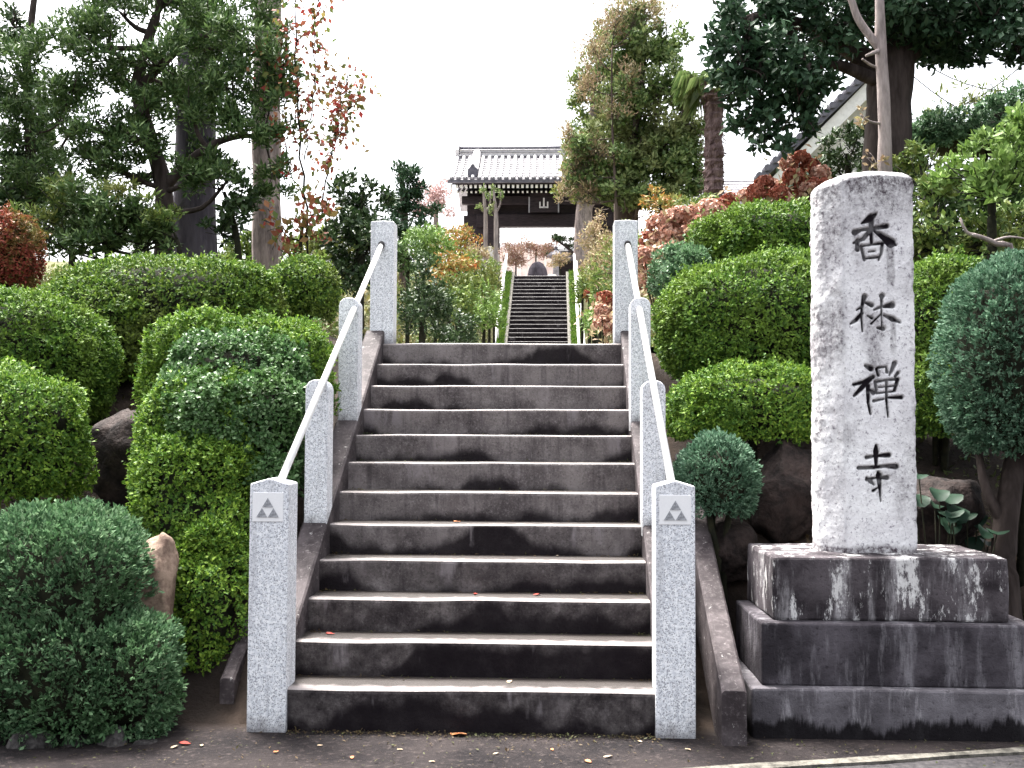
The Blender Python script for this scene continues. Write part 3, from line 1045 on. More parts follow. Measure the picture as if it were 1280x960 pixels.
def superdir(D, p):
    """direction -> surface point of a unit superellipsoid"""
    k = (np.abs(D) ** p).sum(1) ** (-1.0 / p)
    return D * k[:, None]


def blob_inside(P, blobs, scale=1.0):
    inside = np.zeros(len(P), bool)
    for c, r, pw in blobs:
        q = np.abs((P - c) / (np.array(r) * scale))
        inside |= (q ** pw).sum(1) < 1
    return inside


def clipped_shrub(name, label, cat, blobs, mat, leaf=0.024, dens=1.0, style='azalea', group=None, seed=1, lump=0.05, shoots=0.04, core_k=0.86):
    """blobs: list of (px, py, Y, half width px, half height px, depth m, power): one clipped mass"""
    rng = np.random.default_rng(seed)
    B = []
    for px, py, Y, rw, rh, ry, pw in blobs:
        k = m_per_px(Y)
        B.append((at(px, py, Y), (rw * k, ry, rh * k), pw))
    c0 = B[0][0]
    low = min(range(len(B)), key=lambda i: B[i][0][2] - B[i][1][2])
    bx, by = B[low][0][0], B[low][0][1]
    gz = float(terrain(bx, by))
    root = thing(name, label, cat, (bx, by, gz), group=group)
    org = np.array([bx, by, gz])
    # core: a dark solid lump in every blob, painting the shade between leaves
    iv, ifc = ico()
    cv, cf, off = [], [], 0
    for i, (c, r, pw) in enumerate(B):
        v = superdir(iv, pw) * np.maximum(np.array(r) - (lump * 1.0 + leaf * 1.8), np.array(r) * 0.5)
        n = vnoise(v + c, 7, seed, 3)
        v = v * (1 + 0.05 * n[:, None] - 0.03) + c - org
        cv.append(v)
        cf.append(ifc + off)
        off += len(v)
    core_me = mesh_np('shade_core', np.concatenate(cv), np.concatenate(cf), MAT['twig'], False)
    ob('shade_core', core_me, root, kind='stuff')
    # leaf tufts on the skin
    pts, nrm = [], []
    for i, (c, r, pw) in enumerate(B):
        area = 4 * math.pi * ((r[0] * r[1]) ** 1.6 / 3 + (r[0] * r[2]) ** 1.6 / 3 + (r[1] * r[2]) ** 1.6 / 3) ** (1 / 1.6)
        n = int(area / (leaf * leaf) * (1.9 if style != 'cypress' else 1.7) * dens)
        # sample directions evenly over the stretched surface by rejection
        D = sph(n * 6, rng)
        s = superdir(D, pw) * np.array(r)
        g = np.sign(s) * (np.abs(s / np.array(r)) ** (pw - 1)) / np.array(r)
        N = unit(g)
        wgt = np.linalg.norm(s, axis=1) ** 2 / np.maximum((unit(s) * N).sum(1), 0.2)
        keep = rng.random(len(s)) < wgt / np.percentile(wgt, 95)
        keep &= (N[:, 2] > -0.75)
        keep &= (N[:, 1] < 0.55)                # far side thinner below
        s, N = s[keep][:n], N[keep][:n]
        P = s + c
        others = B[:i] + B[i + 1:]
        if others:
            k = ~blob_inside(P, others, 0.94)
            P, N = P[k], N[k]
        pts.append(P)
        nrm.append(N)
    P, N = np.concatenate(pts), np.concatenate(nrm)
    lumpy = vnoise(P, 2.4, seed + 13, 2) * lump * 0.9 + vnoise(P, 5.5, seed + 3, 3) * lump + vnoise(P, 17, seed + 5, 2) * lump * 0.45
    lumpy = lumpy + vnoise(P, 0.42 / leaf, seed + 6, 2) * leaf * 1.1
    P = P + N * (lumpy - 0.3 * lump)[:, None] - N * (rng.random(len(P)) ** 2 * leaf * 3.2)[:, None]
    # thin patches where the dark core shows
    pit = smooth(0.30, 0.75, vnoise(P, 6.5, seed + 29, 3))
    P = P - N * (pit * 0.07)[:, None]
    hole = vnoise(P, 9, seed + 9, 2)
    keep = (hole > -0.5) | (rng.random(len(P)) < 0.3)
    P, N = P[keep], N[keep]
    if style == 'azalea':
        per = 4
        bp = np.repeat(P, per, 0)
        nn = np.repeat(N, per, 0)
        dr = nn * 0.55 + np.array([0, 0, 0.25]) + sph(len(bp), rng) * 0.95
        bp = bp + sph(len(bp), rng) * leaf * 0.25
        # young shoots stick out
        sh = np.repeat(rng.random(len(P)) < shoots, per)
        bp = bp + nn * (sh * rng.random(len(bp)) * leaf * 1.8)[:, None] + np.array([0, 0, 1]) * (sh * leaf * 0.8)[:, None]
        L = leaf * (0.55 + 0.95 * rng.random(len(bp)))
        me = flat_leaves_mesh('foliage', bp - org, dr, L, L * 0.5, mat, nn + np.array([0, -0.1, 0.5]), rng)
    elif style == 'box':
        per = 4
        bp = np.repeat(P, per, 0)
        nn = np.repeat(N, per, 0)
        dr = nn * 0.6 + np.array([0, 0, 0.2]) + sph(len(bp), rng) * 0.9
        bp = bp + sph(len(bp), rng) * leaf * 0.4
        L = leaf * (0.7 + 0.5 * rng.random(len(bp)))
        me = flat_leaves_mesh('foliage', bp - org, dr, L, L * 0.7, mat, nn + np.array([0, 0, 0.5]), rng)
    else:                                       # cypress: upright feathery sprays
        per = 7
        bp = np.repeat(P, per, 0)
        nn = np.repeat(N, per, 0)
        ax = np.repeat(unit(N * 0.8 + np.array([0, 0, 0.35]) + sph(len(P), rng) * 0.55), per, 0)
        dr = ax + sph(len(bp), rng) * 0.6
        bp = bp + ax * (rng.random(len(bp)) * leaf * 0.9)[:, None] + sph(len(bp), rng) * leaf * 0.3
        L = leaf * (0.5 + 0.6 * rng.random(len(bp)))
        me = leaves_mesh('foliage', bp - org, dr, L, L * 0.46, mat, rng)
    ob('foliage', me, root, kind='stuff')
    # stem down to the earth
    top = B[low][0] - org
    acc = Acc()
    for k in range(3):
        a = k * 2.1 + seed
        acc.add(tube_np([(0.05 * math.cos(a), 0.05 * math.sin(a), -0.12), (0.04 * math.cos(a + 1), 0.04 * math.sin(a + 1), top[2] * 0.5), (0.12 * math.cos(a), 0.12 * math.sin(a), top[2])], [0.03, 0.025, 0.018], 6))
    ob('stem', acc.mesh('stem', MAT['twig']), root)
    return root


def curve_pts(ctrl, n=12):
    """smooth polyline through (point, radius) controls"""
    P = np.array([c[0] for c in ctrl], float)
    R = np.array([c[1] for c in ctrl], float)
    if len(P) == 2:
        t = np.linspace(0, 1, n)[:, None]
        return P[0] * (1 - t) + P[1] * t, np.interp(t[:, 0], [0, 1], R)
    out, rad = [], []
    Q = np.concatenate([[2 * P[0] - P[1]], P, [2 * P[-1] - P[-2]]])
    m = len(P) - 1
    for i in range(m):
        p0, p1, p2, p3 = Q[i:i + 4]
        for t in np.linspace(0, 1, max(3, n // m), endpoint=(i == m - 1)):
            out.append(0.5 * ((2 * p1) + (-p0 + p2) * t + (2 * p0 - 5 * p1 + 4 * p2 - p3) * t * t + (-p0 + 3 * p1 - 3 * p2 + p3) * t ** 3))
            rad.append(R[i] + (R[i + 1] - R[i]) * t)
    return np.array(out), np.array(rad)


def tree(name, label, cat, trunks, pads, mat, bark, leaf=(0.08, 0.45), dens=1.0, seed=1, group=None, limb_r=0.035, style='broad', droop=1.2, twigs=7, fill=0.5, sub=0.32, up=0.3, extra=None, twig_mat=None):
    """trunks: lists of (px, py, Y, radius m); the first starts at the ground below its first point.
    pads: (px, py, Y, half width px, half height px, depth m)"""
    rng = np.random.default_rng(seed)
    T = []
    for i, tr in enumerate(trunks):
        ctrl = [(at(px, py, Y), r) for px, py, Y, r in tr]
        if i == 0:
            g = ctrl[0][0].copy()
            g[2] = float(terrain(g[0], g[1])) - 0.15
            if g[2] < ctrl[0][0][2] - 0.05:
                ctrl = [(g, ctrl[0][1] * 1.25)] + ctrl
        T.append(curve_pts(ctrl, 16))
    base = T[0][0][0].copy()
    base[2] += 0.15
    root = thing(name, label, cat, base, group=group)
    acc = Acc()
    for P, R in T:
        n = vnoise(P, 3, seed, 2)
        acc.add(tube_np(P - base, R * (1 + 0.12 * n), 10))
    ob('trunk', acc.mesh('trunk', bark), root)
    allP = np.concatenate([t[0] for t in T])
    allR = np.concatenate([t[1] for t in T])
    limbs = Acc()
    bps, drs, nrs = [], [], []
    Ls, Ar = leaf
    for (px, py, Y, rw, rh, rd) in pads:
        k = m_per_px(Y)
        c = at(px, py, Y)
        r = np.array([rw * k, rd, rh * k])
        # limb from the nearest trunk point a little below
        dd = np.linalg.norm(allP - c, axis=1) + droop * np.maximum(allP[:, 2] - c[2] + r[2] * 0.4, 0) - min(droop, 0) * np.maximum(c[2] - allP[:, 2], 0)
        j = int(np.argmin(dd))
        s = allP[j]
        midp = (s + c) / 2 + np.array([0, 0, -0.12 * np.linalg.norm(c - s)]) + sph(1, rng)[0] * 0.07 * np.linalg.norm(c - s)
        r0 = min(limb_r, allR[j] * 0.7)
        Pl, Rl = curve_pts([(s, r0), (midp, r0 * 0.8), (c, r0 * 0.45)], 9)
        limbs.add(tube_np(Pl - base, Rl, 6))
        for q in range(twigs):
            e = c + superdir(sph(1, rng), 2)[0] * r * 0.9
            w = Pl[-1 - int(rng.integers(0, 4))]
            m2 = (w + e) / 2 + sph(1, rng)[0] * 0.12 * np.linalg.norm(e - w)
            Pt, Rt = curve_pts([(w, r0 * 0.35), (m2, r0 * 0.25), (e, 0.004)], 6)
            limbs.add(tube_np(Pt - base, Rt, 4))
        vol = (r.prod()) ** (2 / 3) * 4 * math.pi
        nl = int(vol / (Ls * Ls * Ar) * 1.1 * dens)
        # sub-clumps inside the pad
        nc = max(5, int(10 * (r.prod() ** (1 / 3) / (Ls * 4)) ** 1.3))
        cd = sph(nc, rng) * (rng.random((nc, 1)) ** fill)
        cc = c + cd * r
        which = rng.integers(0, nc, nl)
        rr = r * sub
        dl = sph(nl, rng) * (rng.random((nl, 1)) ** 0.45)
        P = cc[which] + dl * rr
        nrm = unit(dl + 0.6 * cd[which] + np.array([0, 0, 0.5]))
        bps.append(P)
        nrs.append(nrm)
        drs.append(nrm * 0.3 + sph(nl, rng) * 0.9 + np.array([0, 0, up]))
    if limbs.V:
        ob('limbs', limbs.mesh('limbs', twig_mat or bark), root, kind='stuff')
    P, dr, nn = np.concatenate(bps), np.concatenate(drs), np.concatenate(nrs)
    L = Ls * (0.65 + 0.7 * rng.random(len(P)))
    me = flat_leaves_mesh('crown', P - base, dr, L, L * Ar, mat, nn, rng)
    ob('crown', me, root, kind='stuff')
    return root


def loose_shrub(name, label, px, py, Y, rw, rh, rd, mat, leaf=(0.07, 0.5), dens=1.0, seed=1, group=None, twigs=10, cat='shrub', extra=()):
    """unclipped shrub: several stems from the earth into a loose mass"""
    c = at(px, py, Y)
    return tree(name, label, cat, [[(px, py + rh * 0.3, Y, 0.03)]] if False else [[(px, py + rh * 0.6, Y, 0.03), (px + 2, py, Y, 0.018)]],
                [(px, py, Y, rw, rh, rd)] + list(extra), mat, MAT['twig'], leaf, dens, seed, group, 0.02, twigs=twigs, fill=0.45, sub=0.38)


# ------------------------------------------------------------------ clipped shrubs
CL = clipped_shrub
# bank on the side of the tall shrub
CL('cypress_shrub', 'big blue-green clipped cypress bush above the rough stones at the kerb', 'shrub',
   [(74, 772, 5.92, 118, 140, 0.50, 2.5), (150, 850, 5.70, 72, 84, 0.30, 2.4), (70, 845, 5.66, 110, 95, 0.34, 2.5)], MAT['cypress'], 0.036, 1.1, 'cypress', 'clipped cypress bushes', 21, 0.05, core_k=0.88)
CL('azalea_shrub', 'tall green clipped shrub climbing the bank right beside the handrail', 'shrub',
   [(262, 762, 6.42, 54, 108, 0.32, 2.8), (252, 660, 6.8, 84, 128, 0.42, 2.5), (262, 570, 7.12, 95, 110, 0.45, 2.4), (345, 470, 7.75, 76, 78, 0.5, 2.6), (262, 470, 7.75, 80, 76, 0.5, 2.5), (300, 440, 7.8, 100, 48, 0.45, 2.4)], MAT['azalea_bright'], 0.026, 1.0, 'azalea', 'clipped azalea bushes', 22, 0.085)
CL('boxwood_shrub', 'dark bluish boxwood patch growing out of the tall green shrub', 'shrub',
   [(300, 478, 7.28, 96, 66, 0.30, 2.2), (322, 535, 7.05, 72, 78, 0.32, 2.2), (262, 525, 7.02, 70, 62, 0.42, 2.2), (345, 590, 6.95, 42, 44, 0.25, 2.1)], MAT['box'], 0.031, 0.9, 'box', None, 23, 0.08)
CL('azalea_shrub', 'long low clipped hedge with bronze tinge under the tree trunks', 'hedge',
   [(205, 402, 9.25, 155, 84, 0.6, 2.6), (130, 422, 9.0, 88, 80, 0.55, 2.4), (300, 400, 9.35, 58, 70, 0.5, 2.4)], MAT['azalea_bronze'], 0.031, 1.0, 'azalea', 'clipped azalea bushes', 24, 0.05)
CL('azalea_shrub', 'small round clipped bush between the long hedge and the upper granite post', 'shrub',
   [(377, 368, 9.75, 50, 46, 0.36, 2.2)], MAT['azalea_bronze'], 0.031, 1.0, 'azalea', 'clipped azalea bushes', 25, 0.04)
CL('azalea_shrub', 'domed yellow-green clipped bush in front of the reddened bush', 'shrub',
   [(20, 462, 8.1, 122, 100, 0.6, 2.3), (-20, 425, 8.2, 80, 66, 0.5, 2.2)], MAT['azalea'], 0.028, 1.0, 'azalea', 'clipped azalea bushes', 26, 0.05)
CL('azalea_shrub', 'rounded light green bush with dark gaps just behind the big cypress bush', 'shrub',
   [(35, 555, 6.9, 80, 92, 0.42, 2.3), (0, 520, 6.95, 70, 68, 0.4, 2.2)], MAT['azalea_bright'], 0.027, 0.9, 'azalea', 'clipped azalea bushes', 27, 0.07)
CL('azalea_shrub', 'bush turned red on its face with a green top, at the hedge end', 'shrub',
   [(2, 318, 10.2, 50, 58, 0.4, 2.3)], MAT['red_leaf'], 0.032, 1.0, 'azalea', None, 28, 0.05)
# bank on the side of the monument
CL('azalea_shrub', 'large domed clipped azalea behind the pillar, next to the handrail', 'shrub',
   [(945, 412, 8.3, 125, 92, 0.6, 2.3), (985, 385, 8.5, 80, 72, 0.5, 2.3)], MAT['azalea'], 0.028, 1.0, 'azalea', 'clipped azalea bushes', 31, 0.05)
CL('azalea_shrub', 'low yellow-green clipped bush just above the small round cypress', 'shrub',
   [(935, 512, 7.55, 98, 58, 0.42, 2.5), (895, 520, 7.5, 56, 44, 0.35, 2.2)], MAT['azalea_bright'], 0.026, 1.0, 'azalea', 'clipped azalea bushes', 32, 0.06)
CL('cypress_shrub', 'small round blue-green cypress ball beside the front granite post', 'shrub',
   [(896, 600, 6.9, 50, 56, 0.27, 2.1)], MAT['cypress_blue'], 0.030, 1.15, 'cypress', 'clipped cypress bushes', 33, 0.02)
CL('azalea_shrub', 'upper dome of dark green azalea below the withered hydrangeas', 'shrub',
   [(970, 305, 9.5, 95, 52, 0.5, 2.3), (900, 305, 9.6, 40, 34, 0.4, 2.2)], MAT['azalea'], 0.032, 1.0, 'azalea', 'clipped azalea bushes', 34, 0.05)
CL('azalea_shrub', 'small dark bush squeezed between the hydrangeas and the big azalea dome', 'shrub',
   [(853, 350, 9.2, 40, 46, 0.35, 2.2)], MAT['cypress'], 0.032, 1.0, 'azalea', 'clipped azalea bushes', 35, 0.05)
CL('azalea_shrub', 'dense green clipped bush in the gap between pillar and large cypress', 'shrub',
   [(1180, 415, 8.1, 70, 95, 0.5, 2.4), (1175, 490, 7.9, 50, 70, 0.4, 2.4)], MAT['azalea'], 0.028, 0.95, 'azalea', 'clipped azalea bushes', 36, 0.05)
CL('cypress_shrub', 'tall rounded blue-green cypress standing over the dark twisted stem', 'shrub',
   [(1278, 455, 7.0, 97, 132, 0.5, 2.3)], MAT['cypress_blue'], 0.033, 1.05, 'cypress', 'clipped cypress bushes', 37, 0.03)
CL('azalea_shrub', 'dark clipped hedge against the sky behind the fresh green shrub', 'hedge',
   [(1230, 175, 13, 95, 36, 0.6, 2.6), (1290, 150, 13, 70, 36, 0.6, 2.4)], MAT['cypress'], 0.05, 0.9, 'azalea', None, 38, 0.08)

# ------------------------------------------------------------------ rocks
ICOV, ICOF = None, None


def rock(name, label, px, py, Y, rw, rh, rd, mat, seed, group=None, cat='rock', sink=True, k_amp=0.28):
    global ICOV, ICOF
    k = m_per_px(Y)
    c = at(px, py, Y)
    iv, ifc = ico()
    r = np.array([rw * k, rd, rh * k])
    v = superdir(iv, 2.6)
    rng = np.random.default_rng(seed)
    for _ in range(14):                         # planed facets
        n = sph(1, rng)[0]
        h = 0.62 + 0.28 * rng.random()
        d = v @ n - h
        v = v - np.clip(d, 0, None)[:, None] * n * 0.9
    v = v * r
    v = v * (1 + k_amp * 0.35 * vnoise(v + seed, 4 / max(r), seed, 3)[:, None])
    rn = np.abs(vnoise(v + seed * 2, 9, seed, 4))
    v = v * (1 - 0.22 * rn[:, None])
    v += 0.05 * min(r) * sph(len(v), rng) * 0.5
    g = float(terrain(c[0], c[1]))
    root_z = c[2] - r[2] * 0.9
    if sink and root_z > g:                     # reach down to the earth
        low = v[:, 2] < 0
        v[low, 2] *= (c[2] - g + 0.1) / r[2]
        root_z = g
    loc = np.array([c[0], c[1], root_z])
    return ob(name, mesh_np(name, v + c - loc, ifc, mat, False), loc=loc, label=label, cat=cat, group=group)


rock('boulder', 'tan upright boulder wedged between cypress bush and tall shrub', 197, 728, 6.05, 26, 62, 0.15, MAT['tan_rock'], 34, k_amp=0.5)
rock('boulder', 'dark earthy rock face above the big cypress bush', 160, 590, 7.45, 62, 85, 0.25, MAT['rock'], 5, 'dark rocks set in the banks')
rock('boulder', 'dark rock behind the pillar foot below the low azalea', 985, 610, 7.25, 52, 72, 0.25, MAT['rock'], 6, 'dark rocks set in the banks')
rock('boulder', 'dark rock between the cypress ball and the slanting stone beam', 905, 690, 7.0, 40, 50, 0.2, MAT['rock'], 7, 'dark rocks set in the banks')
rock('boulder', 'dark rock in the shade beyond the pillar, under the round leaves', 1165, 650, 7.2, 60, 70, 0.25, MAT['rock'], 8, 'dark rocks set in the banks')
for i, (px, py, rw, rh) in enumerate(((35, 945, 40, 34), (95, 950, 34, 28), (140, 944, 26, 36), (180, 948, 26, 24), (-12, 945, 30, 34))):
    rock('edging_stone', 'rough grey edging stone under the big cypress bush', px, py, 5.45 + 0.02 * i, rw, rh, 0.13, MAT['grey_rock'], 20 + i, 'edging stones along the kerb', 'stone')

# ------------------------------------------------------------------ round glossy leaves and low plants under the cypress


def farfugium(px, py, Y, n, label, seed):
    rng = np.random.default_rng(seed)
    c = at(px, py, Y)
    g = float(terrain(c[0], c[1]))
    root = thing('leopard_plant', label, 'plant', (c[0], c[1], g), group='round-leaved plants under the cypress')
    th = np.linspace(0, 2 * math.pi, 13)[:-1]
    for i in range(n):
        r = 0.05 + 0.035 * rng.random()
        p = np.array([rng.normal() * 0.13, rng.normal() * 0.10 - 0.05, max(0.1, c[2] - g + rng.normal() * 0.08)])
        nv = unit(np.array([rng.normal() * 0.35, -0.5 + rng.normal() * 0.3, 0.8]))
        s = unit(np.cross(nv, np.array([0.3, 1, 0.1])))
        u = np.cross(nv, s)
        V = [p] + [p + r * (s * math.cos(t) + u * math.sin(t)) * (1 + 0.08 * math.sin(3 * t + i)) + nv * 0.018 * math.cos(2 * t) * (1 if k else 1) for k, t in enumerate(th)]
        Fc = [(0, 1 + k, 1 + (k + 1) % 12) for k in range(12)]
        lf = ob('leaf', mesh_np('leaf', V, Fc, MAT['farfugium'], True), root)
        acc = Acc()
        acc.add(tube_np([(p[0] * 0.2, p[1] * 0.2, -0.03), (p[0] * 0.7, p[1] * 0.7, p[2] * 0.6), tuple(p)], [0.006, 0.005, 0.004], 5))
        ob('stalk', acc.mesh('stalk', MAT['twig']), lf)


farfugium(1172, 625, 6.9, 11, 'round glossy leaves beside the pillar foot', 1)
farfugium(1210, 655, 6.9, 10, 'round glossy leaves beside the dark twisted stem', 2)

# dark twisted stem at the picture's side of the monument
acc = Acc()
c = at(1262, 640, 6.85)
g = float(terrain(c[0], c[1]))
P_, R_ = curve_pts([(np.array([c[0] - 0.02, c[1], g - 0.05]), 0.10), (at(1255, 690, 6.85), 0.075), (at(1262, 620, 6.9), 0.07), (at(1275, 540, 7.0), 0.06)], 14)
acc.add(tube_np(P_ - P_[0], R_, 10))
P2, R2 = curve_pts([(at(1258, 660, 6.85), 0.04), (at(1232, 610, 6.9), 0.03), (at(1222, 560, 7.0), 0.02)], 10)
acc.add(tube_np(P2 - P_[0], R2, 8))
ob('tree_stump', acc.mesh('tree_stump', MAT['bark_dark']), loc=P_[0], label='dark twisted woody stem rising under the tall cypress', cat='stem')

# ------------------------------------------------------------------ hydrangeas with withered heads


def head_mesh(seed, mat):
    rng = np.random.default_rng(seed)
    n = 110
    d = sph(n, rng)
    d = d[d[:, 2] > -0.6]
    P = d * np.array([1, 1, 0.82]) * 0.078 * (0.85 + 0.2 * rng.random((len(d), 1)))
    per = 3
    bp = np.repeat(P, per, 0)
    nn = np.repeat(d, per, 0)
    return flat_leaves_mesh('flower_head', bp, np.cross(nn, sph(len(bp), rng)) + nn * 0.2, 0.042, 0.036, mat, nn, rng, 0.2)


HEADS = [head_mesh(i, MAT['hydrangea']) for i in range(3)] + [head_mesh(9, MAT['hydrangea_dark']), head_mesh(10, MAT['hydrangea_dark'])]


def hydrangea(label, spots, Y, seed, dark=0.2, leafpads=(), scale=1.0):
    rng = np.random.default_rng(seed)
    pts = [at(px, py, Y + rng.normal() * 0.25) for px, py in spots]
    m = np.mean(pts, 0)
    g = float(terrain(m[0], m[1]))
    root = thing('hydrangea', label, 'hydrangea', (m[0], m[1], g), group='withered hydrangeas')
    org = np.array([m[0], m[1], g])
    for p in pts:
        hm = HEADS[3 + int(rng.integers(0, 2))] if rng.random() < dark else HEADS[int(rng.integers(0, 3))]
        h = ob('flower_head', hm, root, p - org)
        h.rotation_euler = (rng.normal() * 0.3, rng.normal() * 0.3, rng.random() * 6)
        s = scale * (0.85 + 0.35 * rng.random())
        h.scale = (s, s, s)
    acc = Acc()
    for p in pts:
        q = p - org
        P, R = curve_pts([(np.array([q[0] * 0.35, q[1] * 0.35, -0.1]), 0.010), (np.array([q[0] * 0.7, q[1] * 0.7, q[2] * 0.55]), 0.007), (q, 0.005)], 6)
        acc.add(tube_np(P, R, 4))
    ob('stems', acc.mesh('stems', MAT['twig']), root)
    bp = np.concatenate([np.array([q[0] * f, q[1] * f, q[2] * f])[None] + RNG.normal(size=(16, 3)) * 0.12 for q in [p - org for p in pts] for f in (0.9, 0.75)])
    ob('leaves', flat_leaves_mesh('leaves', bp, sph(len(bp)) + np.array([0, 0, 0.1]), 0.09, 0.05, MAT['dry'], np.tile([0, -0.3, 1.0], (len(bp), 1))), root, kind='stuff')


rs = np.random.default_rng(4)
hydrangea('pinkish withered hydrangea heads along the bank behind the handrail',
          [(808 + 9.2 * i + rs.normal() * 5, 322 - 5.4 * i + rs.normal() * 13 + (i % 3) * 10) for i in range(11)] + [(812, 300), (824, 282), (840, 292), (850, 270), (862, 285), (803, 335), (800, 318), (818, 345), (836, 318), (870, 268), (828, 300), (845, 305), (806, 352), (856, 300), (815, 322), (878, 282), (838, 275), (884, 258)], 10.8, 41, 0.12, scale=1.15)
hydrangea('brown-red withered hydrangea heads under the white gabled house',
          [(930 + 11 * i + rs.normal() * 3, 246 - 1.5 * i + rs.normal() * 7 + (i % 2) * 9) for i in range(10)] + [(985, 205), (1000, 200), (992, 222), (1012, 212), (1025, 218), (1033, 232), (890, 262), (900, 258), (912, 250), (1008, 232), (975, 240), (955, 232)], 11.5, 42, 0.65, scale=1.2)
hydrangea('a few brown withered hydrangea heads low behind the upper granite post',
          [(757, 374), (760, 390), (754, 402), (762, 410), (752, 388)], 13.0, 43, 0.3, scale=1.1)

# ------------------------------------------------------------------ trees
# left: old podocarp with shaped leaf pads
tree('podocarp_tree', 'crooked pruned evergreen with leaf pads over the long hedge', 'tree',
     [[(203, 325, 12.0, 0.115), (205, 240, 12.0, 0.10), (190, 180, 12.0, 0.085), (172, 115, 12.0, 0.075), (182, 60, 12.0, 0.06), (200, 5, 12.0, 0.05), (205, -40, 12, 0.03)],
      [(205, 235, 12, 0.06), (250, 190, 11.9, 0.045), (290, 172, 11.8, 0.035), (330, 170, 11.7, 0.02)],
      [(190, 180, 12, 0.05), (130, 165, 11.9, 0.035), (80, 150, 11.8, 0.02)],
      [(178, 105, 12, 0.05), (240, 50, 12, 0.04), (300, 40, 11.9, 0.02)]],
     [(95, 40, 12, 50, 40, 0.5), (150, 15, 12, 60, 36, 0.5), (210, 5, 12.1, 60, 40, 0.5), (262, 20, 12, 40, 40, 0.45), (135, 60, 11.8, 56, 34, 0.5), (90, 105, 11.8, 44, 36, 0.45), (70, 145, 12, 40, 34, 0.4),
      (120, 150, 11.7, 56, 40, 0.45), (165, 165, 11.6, 40, 34, 0.4), (110, 195, 11.8, 44, 34, 0.4), (150, 210, 11.7, 42, 24, 0.4), (205, 65, 11.6, 48, 30, 0.4), (185, 130, 11.6, 30, 26, 0.35),
      (300, 50, 11.7, 44, 34, 0.45), (335, 75, 11.7, 38, 40, 0.4), (290, 95, 11.6, 42, 34, 0.4), (340, 120, 11.7, 34, 40, 0.4), (295, 145, 11.5, 40, 30, 0.4), (340, 165, 11.6, 34, 26, 0.4),
      (40, 70, 12.2, 44, 50, 0.5), (20, 160, 12.3, 44, 44, 0.5), (60, 215, 12.3, 46, 40, 0.5), (225, 100, 12.6, 50, 44, 0.4), (275, 60, 12.6, 40, 44, 0.4), (320, 20, 12.2, 44, 34, 0.4), (165, 100, 12.3, 50, 36, 0.4), (250, 215, 11.6, 42, 30, 0.4), (285, 225, 11.5, 26, 20, 0.3), (340, 222, 11.6, 32, 26, 0.35), (240, 130, 11.9, 34, 40, 0.4)],
     MAT['yew'], MAT['bark_dark'], (0.085, 0.27), 1.25, 51, None, 0.035, twigs=5, fill=0.5, sub=0.36, up=0.5)
tree('podocarp_tree', 'thin dark tree with airy leaves, beyond the reddened bush', 'tree',
     [[(36, 300, 12.6, 0.07), (38, 190, 12.6, 0.06), (34, 90, 12.6, 0.05), (40, 20, 12.6, 0.04), (48, -40, 12.6, 0.03)]],
     [(10, 120, 12.6, 34, 40, 0.4), (5, 200, 12.6, 40, 40, 0.4), (45, 230, 12.7, 40, 45, 0.4), (60, 180, 12.8, 34, 40, 0.4), (15, 255, 12.5, 36, 26, 0.4), (15, 30, 12.6, 30, 40, 0.4), (70, 270, 12.8, 40, 34, 0.4)],
     MAT['camellia'], MAT['bark_dark'], (0.10, 0.4), 1.2, 52, None, 0.025, twigs=9, fill=0.6)
tree('evergreen_shrub', 'dark evergreen mass under the pruned pads, by the hedge', 'shrub',
     [[(135, 320, 11.2, 0.04), (135, 290, 11.2, 0.03)]],
     [(110, 270, 11.2, 46, 38, 0.4), (165, 275, 11.1, 50, 40, 0.4), (60, 300, 11.3, 46, 36, 0.4), (130, 300, 11.0, 60, 26, 0.35), (195, 300, 11.1, 30, 24, 0.3)],
     MAT['yew'], MAT['twig'], (0.085, 0.3), 1.2, 53, None, 0.02, twigs=6)
tree('evergreen_shrub', 'airy olive shrub hugging the crooked trunk above the hedge', 'shrub',
     [[(225, 330, 11.0, 0.03), (222, 300, 11.0, 0.02)]],
     [(205, 262, 11.0, 34, 24, 0.3), (90, 240, 11.4, 46, 26, 0.35), (30, 285, 11.2, 44, 30, 0.35), (150, 250, 11.2, 44, 26, 0.35)],
     MAT['mixed_green'], MAT['twig'], (0.075, 0.3), 0.9, 57, None, 0.02, twigs=8)
tree('evergreen_shrub', 'dark drooping leaf clump hanging before the thick cool-grey trunk', 'shrub',
     [[(298, 320, 11.6, 0.04), (290, 270, 11.6, 0.03), (280, 240, 11.6, 0.02)]],
     [(288, 270, 11.6, 30, 34, 0.3), (305, 245, 11.6, 30, 24, 0.3), (275, 290, 11.6, 20, 16, 0.2)],
     MAT['camellia'], MAT['twig'], (0.08, 0.4), 1.1, 54, None, 0.02, twigs=6)
tree('cedar_tree', 'thick cool-grey trunk clothed in ivy, standing behind the long hedge', 'tree',
     [[(243, 330, 13.2, 0.27), (243, 250, 13.2, 0.26), (245, 160, 13.2, 0.245), (246, 60, 13.2, 0.23), (248, -60, 13.2, 0.21)]],
     [(245, 150, 13.0, 34, 50, 0.3), (250, 70, 13.0, 34, 46, 0.3), (255, 10, 13.0, 40, 40, 0.35), (240, 205, 13.0, 34, 30, 0.3), (225, 110, 12.9, 30, 40, 0.3), (262, 115, 12.9, 26, 40, 0.3), (262, 190, 12.9, 22, 34, 0.28)],
     MAT['yew'], MAT['bark_purple'], (0.08, 0.35), 1.0, 55, None, 0.03, twigs=3)
